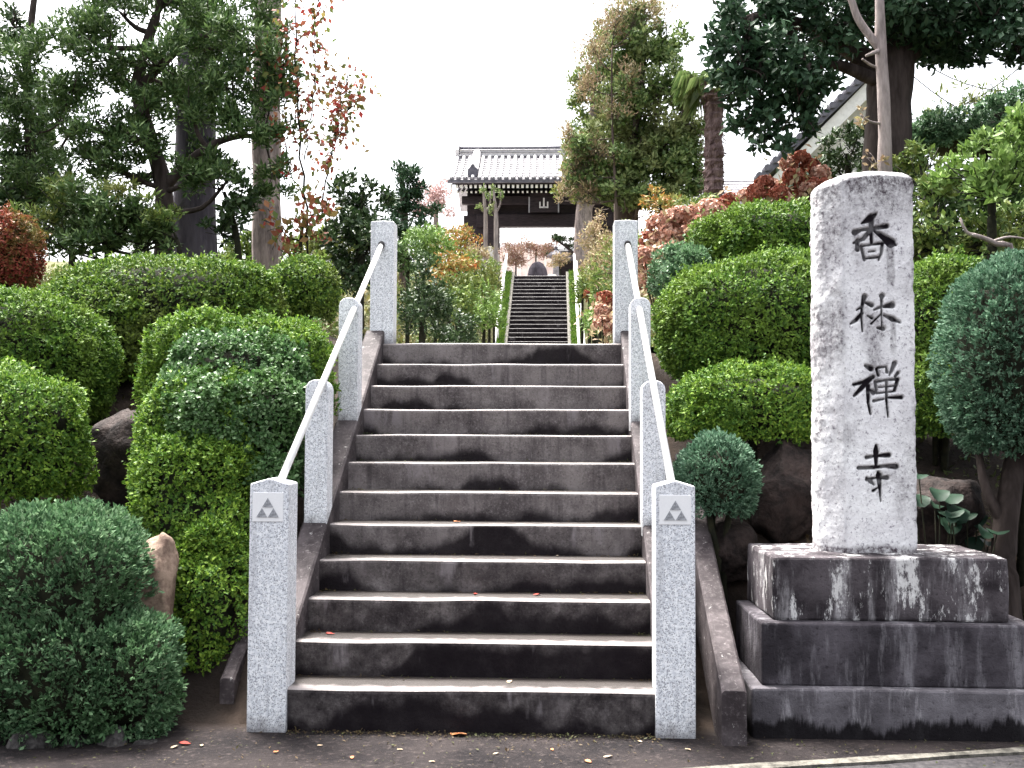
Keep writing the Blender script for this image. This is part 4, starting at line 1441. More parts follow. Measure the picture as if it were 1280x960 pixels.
tree('cedar_tree', 'tall pale grey trunk next to the red climbing vine', 'tree',
     [[(334, 335, 14.0, 0.20), (333, 220, 14, 0.185), (334, 100, 14, 0.175), (336, -60, 14, 0.165)]],
     [(325, -20, 14, 40, 30, 0.4), (318, 120, 13.8, 18, 36, 0.25), (330, 60, 13.75, 26, 26, 0.25)],
     MAT['yew'], MAT['bark_grey'], (0.08, 0.35), 0.7, 56, None, 0.03, twigs=3)


def vine(label, stems, n_leaf, leafL, seed, mat, spread):
    rng = np.random.default_rng(seed)
    acc = Acc()
    P0 = None
    pts = []
    for st in stems:
        ctrl = [(at(px, py, Y), r) for px, py, Y, r in st]
        if P0 is None:
            g = ctrl[0][0].copy()
            g[2] = float(terrain(g[0], g[1])) - 0.1
            ctrl = [(g, ctrl[0][1])] + ctrl
            P0 = g + np.array([0, 0, 0.1])
        P, R = curve_pts(ctrl, 24)
        P[2:-1] += RNG.normal(size=P[2:-1].shape) * 0.012
        acc.add(tube_np(P - P0, R, 5))
        for q in range(int(len(P) * 1.0)):
            j = int(rng.integers(len(P) // 4, len(P)))
            e = P[j] + sph(1, rng)[0] * np.array([1, 1, 0.6]) * spread * rng.random() + np.array([0, 0, 0.05])
            acc.add(tube_np([P[j] - P0, (P[j] + e) / 2 - P0 + np.array([0, 0, 0.03]), e - P0], [0.006, 0.004, 0.003], 4))
            pts.append(np.linspace(P[j], e, 6)[1:])
        pts.append(P[len(P) // 4:])
    pts = np.concatenate(pts)
    root = thing('climbing_vine', label, 'vine', P0)
    ob('stems', acc.mesh('stems', MAT['twig']), root)
    b = pts[rng.integers(0, len(pts), n_leaf)] + rng.normal(size=(n_leaf, 3)) * spread * 0.22
    L = leafL * (0.6 + 0.7 * rng.random(n_leaf))
    d = sph(n_leaf, rng) * 0.8 + np.array([0, -0.1, -0.35])
    ob('foliage', flat_leaves_mesh('foliage', b - P0, d, L, L * 0.62, mat, np.tile([0, -0.8, 0.4], (n_leaf, 1)), rng, 0.12), root, kind='stuff')


vine('sparse climbing vine with red and brown leaves against the white sky',
     [[(385, 300, 11.6, 0.014), (378, 220, 11.6, 0.012), (372, 120, 11.6, 0.01), (370, 30, 11.6, 0.008), (368, -40, 11.6, 0.006)],
      [(402, 270, 11.6, 0.010), (412, 200, 11.6, 0.009), (424, 130, 11.6, 0.007), (436, 95, 11.6, 0.004)],
      [(380, 200, 11.6, 0.008), (392, 120, 11.6, 0.007), (392, 40, 11.6, 0.006), (400, -10, 11.6, 0.004)],
      [(410, 205, 11.6, 0.006), (430, 150, 11.6, 0.005), (452, 112, 11.6, 0.003)],
      [(385, 260, 11.6, 0.008), (360, 200, 11.6, 0.006), (355, 110, 11.6, 0.005), (360, 20, 11.6, 0.004)]],
     1150, 0.075, 61, MAT['ivy'], 0.34)
tree('red_leaved_shrub', 'orange and red leaved shrub at the foot of the climbing vine', 'shrub',
     [[(375, 320, 11.3, 0.02), (380, 270, 11.3, 0.014)]],
     [(350, 285, 11.3, 26, 34, 0.25), (385, 285, 11.2, 32, 30, 0.25), (410, 255, 11.3, 30, 30, 0.25), (368, 315, 11.2, 24, 14, 0.2)],
     MAT['ivy'], MAT['twig'], (0.09, 0.6), 0.42, 62, None, 0.01, twigs=10, fill=0.7)

# camellia and evergreens behind the upper left post
tree('camellia_tree', 'dark glossy camellia rising behind the upper post by the vine', 'shrub',
     [[(450, 380, 12.4, 0.05), (450, 280, 12.4, 0.04)]],
     [(452, 245, 12.4, 34, 38, 0.4), (435, 285, 12.3, 30, 44, 0.4), (465, 300, 12.4, 34, 50, 0.4), (440, 335, 12.2, 34, 34, 0.4)],
     MAT['camellia'], MAT['twig'], (0.075, 0.45), 1.6, 63, None, 0.02, twigs=8)
tree('pine_tree', 'layered green conifer beyond the camellia, left of the temple gate', 'tree',
     [[(505, 320, 24, 0.10), (505, 250, 24, 0.08), (500, 215, 24, 0.04)]],
     [(500, 220, 24, 28, 14, 0.5), (512, 240, 24, 30, 14, 0.5), (495, 262, 24, 32, 16, 0.5), (520, 268, 23.8, 30, 14, 0.5), (505, 292, 23.6, 40, 18, 0.6)],
     MAT['dark_broad'], MAT['bark_brown'], (0.13, 0.3), 1.6, 64, None, 0.03, twigs=5)
tree('plum_tree', 'pale pink-twigged tree beside the corner of the temple gate', 'tree',
     [[(545, 290, 43, 0.12), (545, 250, 43, 0.08)]],
     [(540, 240, 43, 24, 24, 0.9), (555, 255, 43, 18, 20, 0.8), (528, 258, 43, 18, 18, 0.8)],
     MAT['pale_plum'], MAT['bark_pale'], (0.16, 0.35), 0.7, 65, None, 0.04, twigs=14)

# centre right: old tree overgrown by vines, palm, big broadleaf
tree('overgrown_tree', 'stout tree swathed in green creepers rising behind the granite post', 'tree',
     [[(783, 420, 20.4, 0.26), (783, 300, 20.4, 0.26), (783, 250, 20.4, 0.24), (788, 190, 20.4, 0.17), (800, 100, 20.4, 0.10), (805, 30, 20.4, 0.06)]],
     [(800, 60, 20.2, 44, 40, 0.7), (830, 110, 20.2, 40, 40, 0.7), (800, 130, 19.9, 50, 40, 0.7), (845, 170, 20, 36, 40, 0.7), (850, 215, 20, 34, 34, 0.7), (770, 90, 20.2, 34, 44, 0.6),
      (805, 205, 19.8, 46, 36, 0.7), (775, 215, 19.8, 34, 34, 0.7), (830, 240, 19.8, 40, 24, 0.6), (780, 245, 19.6, 34, 16, 0.5), (790, 30, 20.3, 40, 36, 0.6),
      (815, 165, 20.4, 50, 44, 0.6), (775, 165, 20.4, 40, 50, 0.6), (835, 60, 20.3, 30, 36, 0.5), (865, 195, 20.1, 28, 44, 0.5), (862, 150, 20.1, 24, 34, 0.5), (868, 235, 19.9, 26, 24, 0.5), (745, 225, 19.7, 40, 28, 0.6), (722, 215, 19.6, 26, 30, 0.5), (735, 185, 19.8, 30, 30, 0.5), (800, 252, 19.5, 50, 14, 0.5)],
     MAT['broad'], MAT['bark_brown'], (0.10, 0.5), 1.8, 71, None, 0.05, twigs=7)
tree('creeper_tree', 'grey-trunked tree with shaggy olive crown standing before the gate', 'tree',
     [[(729, 345, 43.0, 0.40), (729, 310, 43.0, 0.38), (730, 265, 43.0, 0.36), (738, 200, 43, 0.28), (745, 120, 43, 0.2), (752, 50, 43, 0.1)]],
     [(735, 205, 43, 34, 40, 1.2), (722, 230, 43, 26, 28, 1.0), (735, 150, 43, 28, 34, 1.0), (750, 100, 43, 34, 40, 1.2), (728, 110, 43, 20, 30, 0.9), (755, 60, 43, 30, 34, 1.0), (755, 215, 43, 30, 36, 1.2), (745, 250, 43, 30, 16, 1.0), (712, 200, 43, 14, 26, 0.7), (758, 150, 43, 30, 40, 1.0)],
     MAT['mixed_green'], MAT['bark_grey'], (0.17, 0.45), 1.3, 79, None, 0.08, twigs=9)
tree('dry_vine', 'dry russet brush tangled over both crowns before the gate roof', 'vine',
     [[(775, 395, 19.5, 0.03), (770, 250, 19.4, 0.03), (765, 150, 19.5, 0.02), (765, 60, 19.6, 0.015)]],
     [(742, 60, 19.6, 28, 40, 0.4), (735, 105, 19.6, 22, 26, 0.4), (770, 25, 19.6, 34, 26, 0.4), (815, 20, 19.8, 30, 20, 0.4), (745, 190, 19.4, 30, 24, 0.3), (722, 200, 19.5, 20, 30, 0.3), (770, 140, 19.4, 22, 20, 0.3), (735, 240, 19.4, 24, 18, 0.3), (712, 170, 19.5, 14, 24, 0.3), (790, 95, 19.3, 20, 26, 0.3), (705, 235, 19.4, 12, 20, 0.3), (800, 10, 19.6, 50, 18, 0.4)],
     MAT['dry'], MAT['bark_brown'], (0.09, 0.22), 0.42, 72, None, 0.012, twigs=26, fill=0.9, sub=0.55, up=0.8)


def palm():
    Y = 18.0
    c = at(891, 250, Y)
    g = float(terrain(c[0], c[1]))
    top = at(893, 95, Y)
    root = thing('palm_tree', 'hairy palm trunk with a small fan crown beside the overgrown tree', 'palm tree', (c[0], c[1], g))
    rng = np.random.default_rng(3)
    H = top[2] - g
    V, Fc = [], []
    n, m = 70, 14
    for i in range(n):
        z = -0.1 + (H + 0.1) * i / (n - 1)
        r = 0.145 + 0.022 * ((i % 3) / 2.0) + 0.01 * rng.normal()
        for k in range(m):
            a = 2 * math.pi * k / m + (i % 2) * 0.2
            rr = r + rng.normal() * 0.012
            V.append((rr * math.cos(a) + 0.03 * (z / H), rr * math.sin(a), z))
    for i in range(n - 1):
        for k in range(m):
            Fc.append((i * m + k, i * m + (k + 1) % m, (i + 1) * m + (k + 1) % m, (i + 1) * m + k))
    Fc.append(tuple(range((n - 1) * m, n * m)))
    ob('trunk', mesh_np('trunk', V, Fc, MAT['palm']), root)
    # fibres
    k = 700
    a = rng.random(k) * 6.28
    z = rng.random(k) * H
    b = np.stack([0.155 * np.cos(a), 0.155 * np.sin(a), z], 1)
    ob('fibres', leaves_mesh('fibres', b, np.stack([np.cos(a), np.sin(a), rng.normal(size=k) * 0.8 - 0.5], 1), 0.12, 0.014, MAT['palm'], rng), root, kind='stuff')
    for i in range(10):
        az = rng.random() * 6.28
        el = rng.uniform(-0.7, 0.6)
        d = np.array([math.cos(az) * math.cos(el), math.sin(az) * math.cos(el), math.sin(el)])
        p0 = np.array([0.03, 0, H])
        tip = p0 + d * 0.38
        acc = Acc()
        acc.add(tube_np([p0, p0 + d * 0.3 + np.array([0, 0, .03]), tip], [0.015, 0.012, 0.01], 5))
        s = unit(np.cross(d, np.array([0, 0, 1.0])))
        u = np.cross(s, d)
        for j in range(17):
            an = (j - 8) / 8 * 1.75
            dd = d * math.cos(an) + s * math.sin(an)
            e = tip + dd * 0.36 + np.array([0, 0, -0.2 - 0.1 * abs(an)])
            mm = tip + dd * 0.24
            w = u * 0.0 + np.cross(dd, u) * 0.018
            o = len(acc.V)
            acc.V += [tip, mm + w, e, mm - w]
            acc.F += [(o, o + 1, o + 2), (o, o + 2, o + 3)]
        ob('frond', mesh_np('frond', [tuple(v) for v in acc.V], acc.F, MAT['broad']), root)


palm()
tree('broadleaf_tree', 'large dark broadleaf tree spreading over the inscribed pillar', 'tree',
     [[(1108, 235, 12.2, 0.27), (1110, 170, 12.2, 0.25), (1112, 110, 12.2, 0.25), (1120, 50, 12.2, 0.22), (1125, -30, 12.2, 0.18)],
      [(1115, 100, 12.2, 0.14), (1060, 60, 12, 0.10), (1000, 30, 11.8, 0.07), (940, 20, 11.6, 0.04)],
      [(1120, 80, 12.2, 0.14), (1170, 40, 12.2, 0.10), (1240, 10, 12, 0.07), (1290, 0, 12, 0.05)],
      [(1095, 100, 12.1, 0.08), (1040, 80, 11.8, 0.055), (985, 90, 11.6, 0.03)]],
     [(905, 20, 11.6, 34, 34, 0.5), (945, 40, 11.5, 44, 40, 0.6), (930, 85, 11.4, 40, 34, 0.5), (985, 20, 11.6, 50, 36, 0.6), (990, 75, 11.3, 46, 40, 0.6), (960, 120, 11.3, 40, 30, 0.5), (1000, 130, 11.3, 38, 30, 0.5),
      (970, 168, 11.3, 30, 22, 0.4), (945, 150, 11.3, 30, 26, 0.4), (895, 60, 11.5, 26, 40, 0.4), (915, 115, 11.4, 26, 26, 0.4), (1190, 60, 12.5, 60, 20, 0.5), (1150, 40, 12.6, 60, 40, 0.6), (1060, 40, 12.6, 60, 50, 0.6), (1020, 105, 11.4, 30, 34, 0.5), (1010, 160, 11.4, 18, 14, 0.3), (1045, 30, 11.7, 50, 40, 0.6), (1050, 75, 12.4, 40, 26, 0.5), (1110, 10, 11.8, 60, 40, 0.6), (1170, 20, 11.8, 60, 40, 0.6), (1165, 55, 12.2, 40, 20, 0.5),
      (1225, 20, 11.8, 60, 40, 0.6), (1280, 20, 11.8, 50, 44, 0.6), (1240, 55, 11.8, 50, 22, 0.5), (1275, 60, 11.7, 24, 26, 0.4), (1100, -40, 12, 120, 40, 1.0), (1230, -40, 12, 100, 40, 1.0), (980, -40, 11.8, 100, 40, 0.9)],
     MAT['dark_broad'], MAT['bark_dark'], (0.095, 0.5), 1.35, 73, None, 0.05, twigs=5, fill=0.55, sub=0.36, up=0.0, droop=-1.5)
tree('sapling', 'slender pale forked tree rising just behind the pillar top', 'tree',
     [[(1106, 225, 9.9, 0.07), (1106, 170, 9.9, 0.06), (1104, 110, 9.9, 0.056), (1101, 62, 9.9, 0.055), (1100, 20, 9.9, 0.045), (1098, -40, 9.9, 0.035)],
      [(1101, 62, 9.9, 0.042), (1085, 42, 9.9, 0.036), (1072, 22, 9.9, 0.033), (1064, 0, 9.9, 0.03), (1050, -30, 9.9, 0.02)],
      [(1102, 85, 9.9, 0.014), (1090, 82, 9.9, 0.013), (1078, 74, 9.8, 0.01)],
      [(1105, 155, 9.9, 0.014), (1088, 152, 9.85, 0.012), (1076, 144, 9.8, 0.008)],
      [(1100, 62, 9.9, 0.018), (1092, 66, 9.8, 0.02), (1082, 70, 9.8, 0.012)]],
     [(1078, 148, 9.8, 10, 14, 0.1), (1094, 200, 9.8, 12, 14, 0.1)], MAT['dry'], MAT['bark_pale'], (0.06, 0.5), 0.35, 74, None, 0.008, twigs=4)
tree('evergreen_shrub', 'dark rounded shrub tucked below the white house gable', 'shrub',
     [[(1060, 225, 13.5, 0.04), (1060, 200, 13.5, 0.03)]], [(1058, 192, 13.5, 36, 28, 0.4), (1045, 212, 13.4, 34, 18, 0.4), (1072, 172, 13.6, 22, 20, 0.3)], MAT['camellia'], MAT['twig'], (0.08, 0.35), 1.4, 75, None, 0.02)
tree('mixed_shrub', 'brownish untidy shrub filling the bank beside the pillar top', 'shrub',
     [[(1180, 330, 9.4, 0.04), (1180, 280, 9.4, 0.03)]],
     [(1165, 235, 9.6, 40, 34, 0.4), (1175, 290, 9.3, 44, 40, 0.4), (1235, 300, 9.2, 50, 36, 0.4), (1150, 300, 9.4, 24, 40, 0.4), (1280, 290, 9.2, 30, 40, 0.4), (1150, 205, 10.2, 34, 22, 0.4)],
     MAT['mixed_green'], MAT['twig'], (0.07, 0.45), 1.0, 76, None, 0.02, twigs=14)
tree('fresh_green_shrub', 'bright fresh green leafy shrub above the bare crooked branch', 'shrub',
     [[(1240, 300, 8.9, 0.04), (1240, 240, 8.9, 0.03)]],
     [(1215, 215, 8.9, 44, 34, 0.4), (1255, 190, 8.8, 40, 34, 0.4), (1285, 160, 8.9, 34, 30, 0.35), (1240, 235, 8.7, 50, 22, 0.35), (1285, 215, 8.8, 30, 30, 0.3)],
     MAT['fresh'], MAT['twig'], (0.075, 0.45), 1.15, 77, None, 0.02, twigs=8, up=0.6)
tree('bamboo_clump', 'thin bare arching twigs and leaves against the sky above the dark hedge', 'shrub',
     [[(1190, 190, 14.5, 0.02), (1190, 150, 14.5, 0.014)]],
     [(1175, 140, 14.5, 26, 30, 0.4), (1215, 125, 14.5, 30, 22, 0.4), (1250, 115, 14.5, 30, 20, 0.4)], MAT['mixed_green'], MAT['twig'], (0.09, 0.3), 0.2, 78, None, 0.012, twigs=24, fill=0.8)
# bare crooked branch
acc = Acc()
bp0 = at(1268, 328, 8.5)
g = float(terrain(bp0[0], bp0[1]))
P_, R_ = curve_pts([(np.array([bp0[0] + .05, bp0[1] + .1, g - .1]), .03), (at(1268, 328, 8.5), .026), (at(1245, 305, 8.45), .022), (at(1225, 296, 8.4), .018), (at(1208, 290, 8.4), .013), (at(1200, 272, 8.4), .007)], 18)
acc.add(tube_np(P_ - P_[0], R_, 7))
P2, R2 = curve_pts([(at(1240, 302, 8.45), .012), (at(1262, 296, 8.4), .009), (at(1290, 300, 8.4), .006)], 8)
acc.add(tube_np(P2 - P_[0], R2, 6))
ob('bare_branch', acc.mesh('bare_branch', MAT['bark_pale']), loc=P_[0], label='bare crooked tan branch in front of the untidy shrub', cat='branch')

tree('background_shrub', 'dark evergreen screen between the trunks behind the long hedge', 'shrub',
     [[(90, 320, 16, 0.05), (90, 280, 16, 0.03)]],
     [(-10, 260, 16.2, 46, 44, 0.6), (50, 275, 16, 56, 40, 0.6), (120, 285, 16, 56, 34, 0.6), (185, 290, 16.2, 44, 30, 0.5), (30, 225, 16.4, 46, 34, 0.5)],
     MAT['camellia'], MAT['twig'], (0.11, 0.4), 1.5, 81, None, 0.02, twigs=4)
tree('background_shrub', 'dim green undergrowth between the thick trunk and the vine', 'shrub',
     [[(310, 330, 16, 0.05), (310, 310, 16, 0.03)]],
     [(290, 318, 16, 40, 18, 0.5), (330, 310, 16.2, 44, 20, 0.5), (385, 318, 15, 44, 24, 0.5), (420, 300, 14.5, 34, 34, 0.5)],
     MAT['mixed_green'], MAT['twig'], (0.10, 0.4), 1.3, 82, None, 0.02, twigs=4)
tree('background_shrub', 'dark leafy thicket behind the fresh green shrub', 'shrub',
     [[(1210, 310, 11, 0.05), (1210, 250, 11, 0.03)]],
     [(1160, 260, 11.2, 46, 50, 0.5), (1215, 250, 11.2, 56, 46, 0.5), (1275, 250, 11, 50, 60, 0.5), (1150, 320, 10.6, 50, 40, 0.5), (1220, 310, 10.6, 60, 44, 0.5), (1130, 215, 11.6, 26, 26, 0.4)],
     MAT['yew'], MAT['twig'], (0.085, 0.4), 1.5, 83, None, 0.02, twigs=5)

# ------------------------------------------------------------------ slopes along the upper path
SH = [
    ('maple_shrub', 'rusty maple shrub glowing beside the layered conifer', 545, 312, 22, 26, 16, 0.6, 'autumn', (0.08, 0.5), 1.3),
    ('green_shrub', 'yellowing bush in front of the orange maples', 572, 360, 18, 30, 22, 0.5, 'mixed_green', (0.075, 0.45), 1.4),
    ('green_shrub', 'pale leafy bush touching the single white rail', 612, 372, 24, 14, 26, 0.5, 'fresh', (0.085, 0.45), 1.2),
    ('dry_shrub', 'tawny brush below the shaggy olive crown', 745, 300, 30, 22, 30, 0.7, 'dry', (0.10, 0.35), 1.1),
    ('green_shrub', 'olive brush on the slope right of the double rail', 742, 350, 28, 18, 28, 0.6, 'mixed_green', (0.10, 0.4), 1.2),
    ('camellia_shrub', 'dark glossy camellia bush right behind the last step', 527, 380, 11.5, 34, 52, 0.45, 'camellia', (0.050, 0.45), 1.7),
    ('camellia_shrub', 'lower dark camellia bush reaching toward the path', 560, 412, 12.5, 36, 26, 0.4, 'camellia', (0.050, 0.45), 1.6),
    ('green_shrub', 'round green shrub in front of the layered conifer', 530, 300, 18, 40, 22, 0.6, 'fresh', (0.072, 0.45), 1.5),
    ('green_shrub', 'dark green bush under the layered conifer', 510, 322, 17, 34, 18, 0.5, 'yew', (0.072, 0.4), 1.5),
    ('maple_shrub', 'orange maple shrub below the corner of the gate', 575, 300, 26, 34, 20, 0.7, 'autumn', (0.086, 0.5), 1.1),
    ('maple_shrub', 'orange and olive maple shrub on the open slope', 562, 335, 20, 36, 20, 0.6, 'autumn', (0.079, 0.5), 1.0),
    ('green_shrub', 'yellow-green loose shrub halfway to the upper stairs', 590, 350, 21, 34, 34, 0.6, 'mixed_green', (0.086, 0.45), 1.3),
    ('green_shrub', 'leafy green shrub close to the upper white rail', 605, 390, 19, 24, 34, 0.5, 'fresh', (0.079, 0.45), 1.1),
    ('green_shrub', 'small mixed bush next to the dark camellia', 575, 385, 16, 26, 30, 0.45, 'mixed_green', (0.072, 0.45), 1.3),
    ('green_shrub', 'olive bush by the pale stone markers', 590, 322, 30, 26, 16, 0.6, 'dry', (0.094, 0.4), 1.0),
    ('green_shrub', 'grassy bush beside the far end of the upper rail', 618, 350, 29, 12, 26, 0.5, 'mixed_green', (0.101, 0.4), 1.1),
    ('dry_shrub', 'brown twiggy shrub beside the thick tree trunk', 748, 335, 24, 24, 36, 0.6, 'dry', (0.086, 0.35), 0.9),
    ('green_shrub', 'yellow-green shrub across the path by the granite post', 750, 370, 17, 20, 26, 0.5, 'mixed_green', (0.079, 0.45), 1.1),
    ('green_shrub', 'low fresh shrub at the far side of the upper rail', 742, 405, 18, 18, 22, 0.5, 'fresh', (0.079, 0.45), 1.1),
    ('green_shrub', 'mixed bush at the foot of the thick tree trunk', 728, 362, 23, 14, 24, 0.5, 'mixed_green', (0.094, 0.4), 1.0),
    ('red_shrub', 'little bright red shrub beyond the upper rail', 737, 368, 20, 8, 8, 0.25, 'red_leaf', (0.072, 0.45), 1.4),
    ('yellow_shrub', 'yellow shrub behind the withered hydrangeas', 826, 258, 16, 22, 20, 0.5, 'autumn', (0.072, 0.5), 1.1),
    ('green_shrub', 'shaggy green bush between granite post and hydrangeas', 775, 340, 14, 40, 50, 0.5, 'mixed_green', (0.065, 0.45), 1.3),
    ('green_shrub', 'pale green bush at the foot of the palm', 880, 262, 15, 40, 22, 0.5, 'mixed_green', (0.065, 0.45), 1.1),
    ('russet_shrub', 'russet leafless shrub at the head of the upper stairs', 645, 318, 43.2, 26, 18, 0.8, 'pink_twig', (0.101, 0.4), 1.0),
    ('russet_shrub', 'russet shrub spreading before the gate opening', 670, 308, 44.5, 30, 12, 0.8, 'pink_twig', (0.101, 0.4), 1.0),
    ('russet_shrub', 'tan shrub beside the stone lantern', 700, 326, 43.0, 16, 9, 0.5, 'dry', (0.094, 0.4), 1.0),
]
for i, (nm, lb, px, py, Y, rw, rh, rd, mt, lf, dn) in enumerate(SH):
    loose_shrub(nm, lb, px, py, Y, rw, rh, rd, MAT[mt], lf, dn, 100 + i, 'loose shrubs along the upper path')

# leaf litter and ground cover on the banks (uncountable)


def cover(name, label, cat, n, xr, yr, L, mat, seed, lift=0.02, cond=None):
    rng = np.random.default_rng(seed)
    X = rng.uniform(*xr, n)
    Y = rng.uniform(*yr, n)
    k = np.abs(X - AX) > np.interp(Y, [9, 12, 31], [1.95, 1.75, 1.75])
    if cond is not None:
        k &= cond(X, Y)
    X, Y = X[k], Y[k]
    P = np.stack([X, Y, terrain(X, Y) + lift * rng.random(len(X)) * 2 + 0.03], 1)
    L = L * (0.6 + 0.8 * rng.random(len(P)))
    d = sph(len(P), rng) + np.array([0, 0, 0.35])
    ob(name, flat_leaves_mesh(name, P, d, L, L * 0.4, mat, np.tile([0, -0.2, 1.0], (len(P), 1)), rng), label=label, cat=cat, kind='stuff')


cover('leaf_litter', 'fallen brown leaves and moss scattered over the dark banks', 'leaf litter', 30000, (-7, 6), (5.9, 12), 0.05, MAT['litter'], 1,
      cond=lambda X, Y: ~((X > 0.8) & (X < 2.75) & (Y < 7.0)) & ~((X > -2.0) & (X < 1.05) & (Y < 9.4)))
cover('ground_cover', 'mixed green and brown ground cover along the slopes of the upper path', 'ground cover', 150000, (-9, 9), (10, 44), 0.11, MAT['cover'], 2, 0.09,
      cond=lambda X, Y: np.abs(X - AX) > 1.75)

rng_ = np.random.default_rng(77)
n_ = 2600
X_ = rng_.uniform(-2.6, 2.6, n_)
Y_ = rng_.uniform(4.7, 5.74, n_)
Y_[: n_ // 3] = 5.745 - np.abs(rng_.normal(size=n_ // 3)) * 0.05
X_[: n_ // 3] = rng_.uniform(-1.4, 0.55, n_ // 3)
P_ = np.stack([X_, Y_, terrain(X_, Y_) + 0.007 + 0.004 * rng_.random(n_)], 1)
L_ = 0.006 + 0.022 * rng_.random(n_) ** 2.5
ob('ground_debris', flat_leaves_mesh('ground_debris', P_, sph(n_, rng_) * np.array([1, 1, 0.25]), L_, L_ * 0.45, MAT['litter'], np.tile([0, 0, 1.0], (n_, 1)), rng_),
   label='brown leaf crumbs and grit strewn before the bottom step', cat='debris', kind='stuff')
n_ = 1500
k_ = rng_.integers(1, NSTEP, n_)
X_ = AX + rng_.uniform(-0.98, 0.98, n_)
e_ = rng_.random(n_) < 0.3
X_[e_] = AX + np.sign(X_[e_] - AX) * (0.99 - 0.08 * rng_.random(e_.sum()))
Y_ = Y0 + k_ * GOING - np.abs(rng_.normal(size=n_)) * 0.03 - 0.005
P_ = np.stack([X_, Y_, 0.029 + k_ * RISE + 0.004 + 0.006 * rng_.random(n_)], 1)
L_ = 0.006 + 0.022 * rng_.random(n_) ** 2
ob('step_debris', flat_leaves_mesh('step_debris', P_, sph(n_, rng_) * np.array([1, 1, 0.4]), L_, L_ * 0.45, MAT['litter'], np.tile([0, 0, 1.0], (n_, 1)), rng_),
   label='brown crumbs and moss gathered at the back of the stone treads', cat='debris', kind='stuff')

# ------------------------------------------------------------------ upper staircase with its rails and grassy borders
N2, R2H, G2, Y2, W2 = 30, 0.1812, 0.35, 31.5, 2.0
X2 = -0.53
st2 = thing('upper_staircase', 'long narrow flight of dark steps climbing to the temple gate', 'staircase', (X2, Y2, LAND))
sm2 = []
for s in range(2):
    bm = bmesh.new()
    add_box(bm, -W2 / 2 - 0.03, W2 / 2 + 0.03, 0, G2 + 0.06, -0.03, R2H)
    bmesh.ops.bevel(bm, geom=bm.edges[:], offset=0.012, segments=1, affect='EDGES')
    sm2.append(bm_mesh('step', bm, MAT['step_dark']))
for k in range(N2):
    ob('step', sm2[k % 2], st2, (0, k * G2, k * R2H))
Z2 = LAND + N2 * R2H
for x0, x1 in ((-W2 / 2 - 0.12, -W2 / 2), (W2 / 2, W2 / 2 + 0.12)):
    bm = sloped_beam(x0, x1, -0.1, N2 * G2, lambda y: y * R2H / G2 + R2H + 0.03, 0.6, MAT['kerb'], foot=False)
    ob('side_beam', bm_mesh('side_beam', bm, MAT['kerb']), st2)
for sgn in (-1, 1):
    rng = np.random.default_rng(5 + sgn)
    n = 9000
    y = rng.uniform(0, N2 * G2, n)
    x = sgn * rng.uniform(1.12, 1.42, n)
    P = np.stack([X2 + x, Y2 + y, LAND + y * R2H / G2 + R2H - 0.02 + rng.random(n) * 0.05], 1)
    d = sph(n, rng) * 0.6 + np.array([0, 0, 0.8])
    b = ob('grass_strip', flat_leaves_mesh('grass_strip', P, d, 0.12, 0.02, MAT['azalea'], np.tile([0, -0.6, 0.6], (n, 1)), rng), kind='stuff', cat='grass',
           label='grass verge along the upper steps on the camellia side' if sgn < 0 else 'grass verge along the upper steps on the hydrangea side')
for sgn, lb, offs in ((-1, 'single white pipe rail of the upper stairs by the orange maples', (0,)), (1, 'double white pipe rail of the upper stairs by the thick trunk', (0, 0.22))):
    xx = X2 + sgn * 1.33
    r = thing('upper_handrail', lb, 'handrail', (xx, Y2, LAND), group='white rails of the upper stairs')
    for q, dx in enumerate(offs):
        acc = Acc()
        a, b = np.array([sgn * dx, 0.0, 0.9 - 0.3 * q]), np.array([sgn * dx * 0.4, N2 * G2 + 0.3, N2 * R2H + 0.95 - 0.3 * q])
        acc.add(tube_np([a, b], [0.045, 0.045], 8))
        ob('rail_pipe', acc.mesh('rail_pipe', MAT['white_rail']), r)
    for k in range(6):
        f = k / 5
        acc = Acc()
        acc.add(tube_np([(0, 0.2 + f * (N2 * G2 - 0.2), f * N2 * R2H - 0.2), (0, 0.2 + f * (N2 * G2 - 0.2), f * N2 * R2H + 0.92)], [0.035, 0.035], 8))
        ob('rail_post', acc.mesh('rail_post', MAT['white_rail']), r)

# ------------------------------------------------------------------ temple gate
GX, GY, GZ = -0.45, 48.0, 7.84
gate = thing('temple_gate', 'roofed timber temple gate with grey tiled roof and white rafter ends', 'gate', (GX, GY, GZ))
HWD = 4.15                                    # half width of the roof
EY, EZ, RY, RZ = -1.55, 4.86, 1.5, 6.72


def rz(y):                                    # concave roof slope of the front side (y from EY to RY)
    t = (y - EY) / (RY - EY)
    return EZ + (RZ - EZ) * (0.78 * t + 0.22 * t * t)


roof = None
bm = bmesh.new()
nc = 13
prof = []
for i in range(nc):
    y0 = EY + (RY - EY) * i / nc
    y1 = EY + (RY - EY) * (i + 1) / nc
    prof += [(y0, rz(y0) + 0.03), (y1 + 0.02, rz(y1) + 0.0)]
back = [(2 * RY - y, z) for y, z in reversed(prof)]
outl = prof + back
under = [(2 * RY - EY, EZ - 0.12), (RY, RZ - 0.18), (EY, EZ - 0.12)]
poly = outl + under
for xs_ in ((-HWD, HWD),):
    va = [bm.verts.new((xs_[0], y, z)) for y, z in poly]
    vb = [bm.verts.new((xs_[1], y, z)) for y, z in poly]
    n = len(poly)
    for i in range(n):
        bm.faces.new((va[i], va[(i + 1) % n], vb[(i + 1) % n], vb[i]))
    bm.faces.new(va)
    bm.faces.new(vb[::-1])
roof = ob('roof', bm_mesh('roof', bm, MAT['tile_grey']), gate)
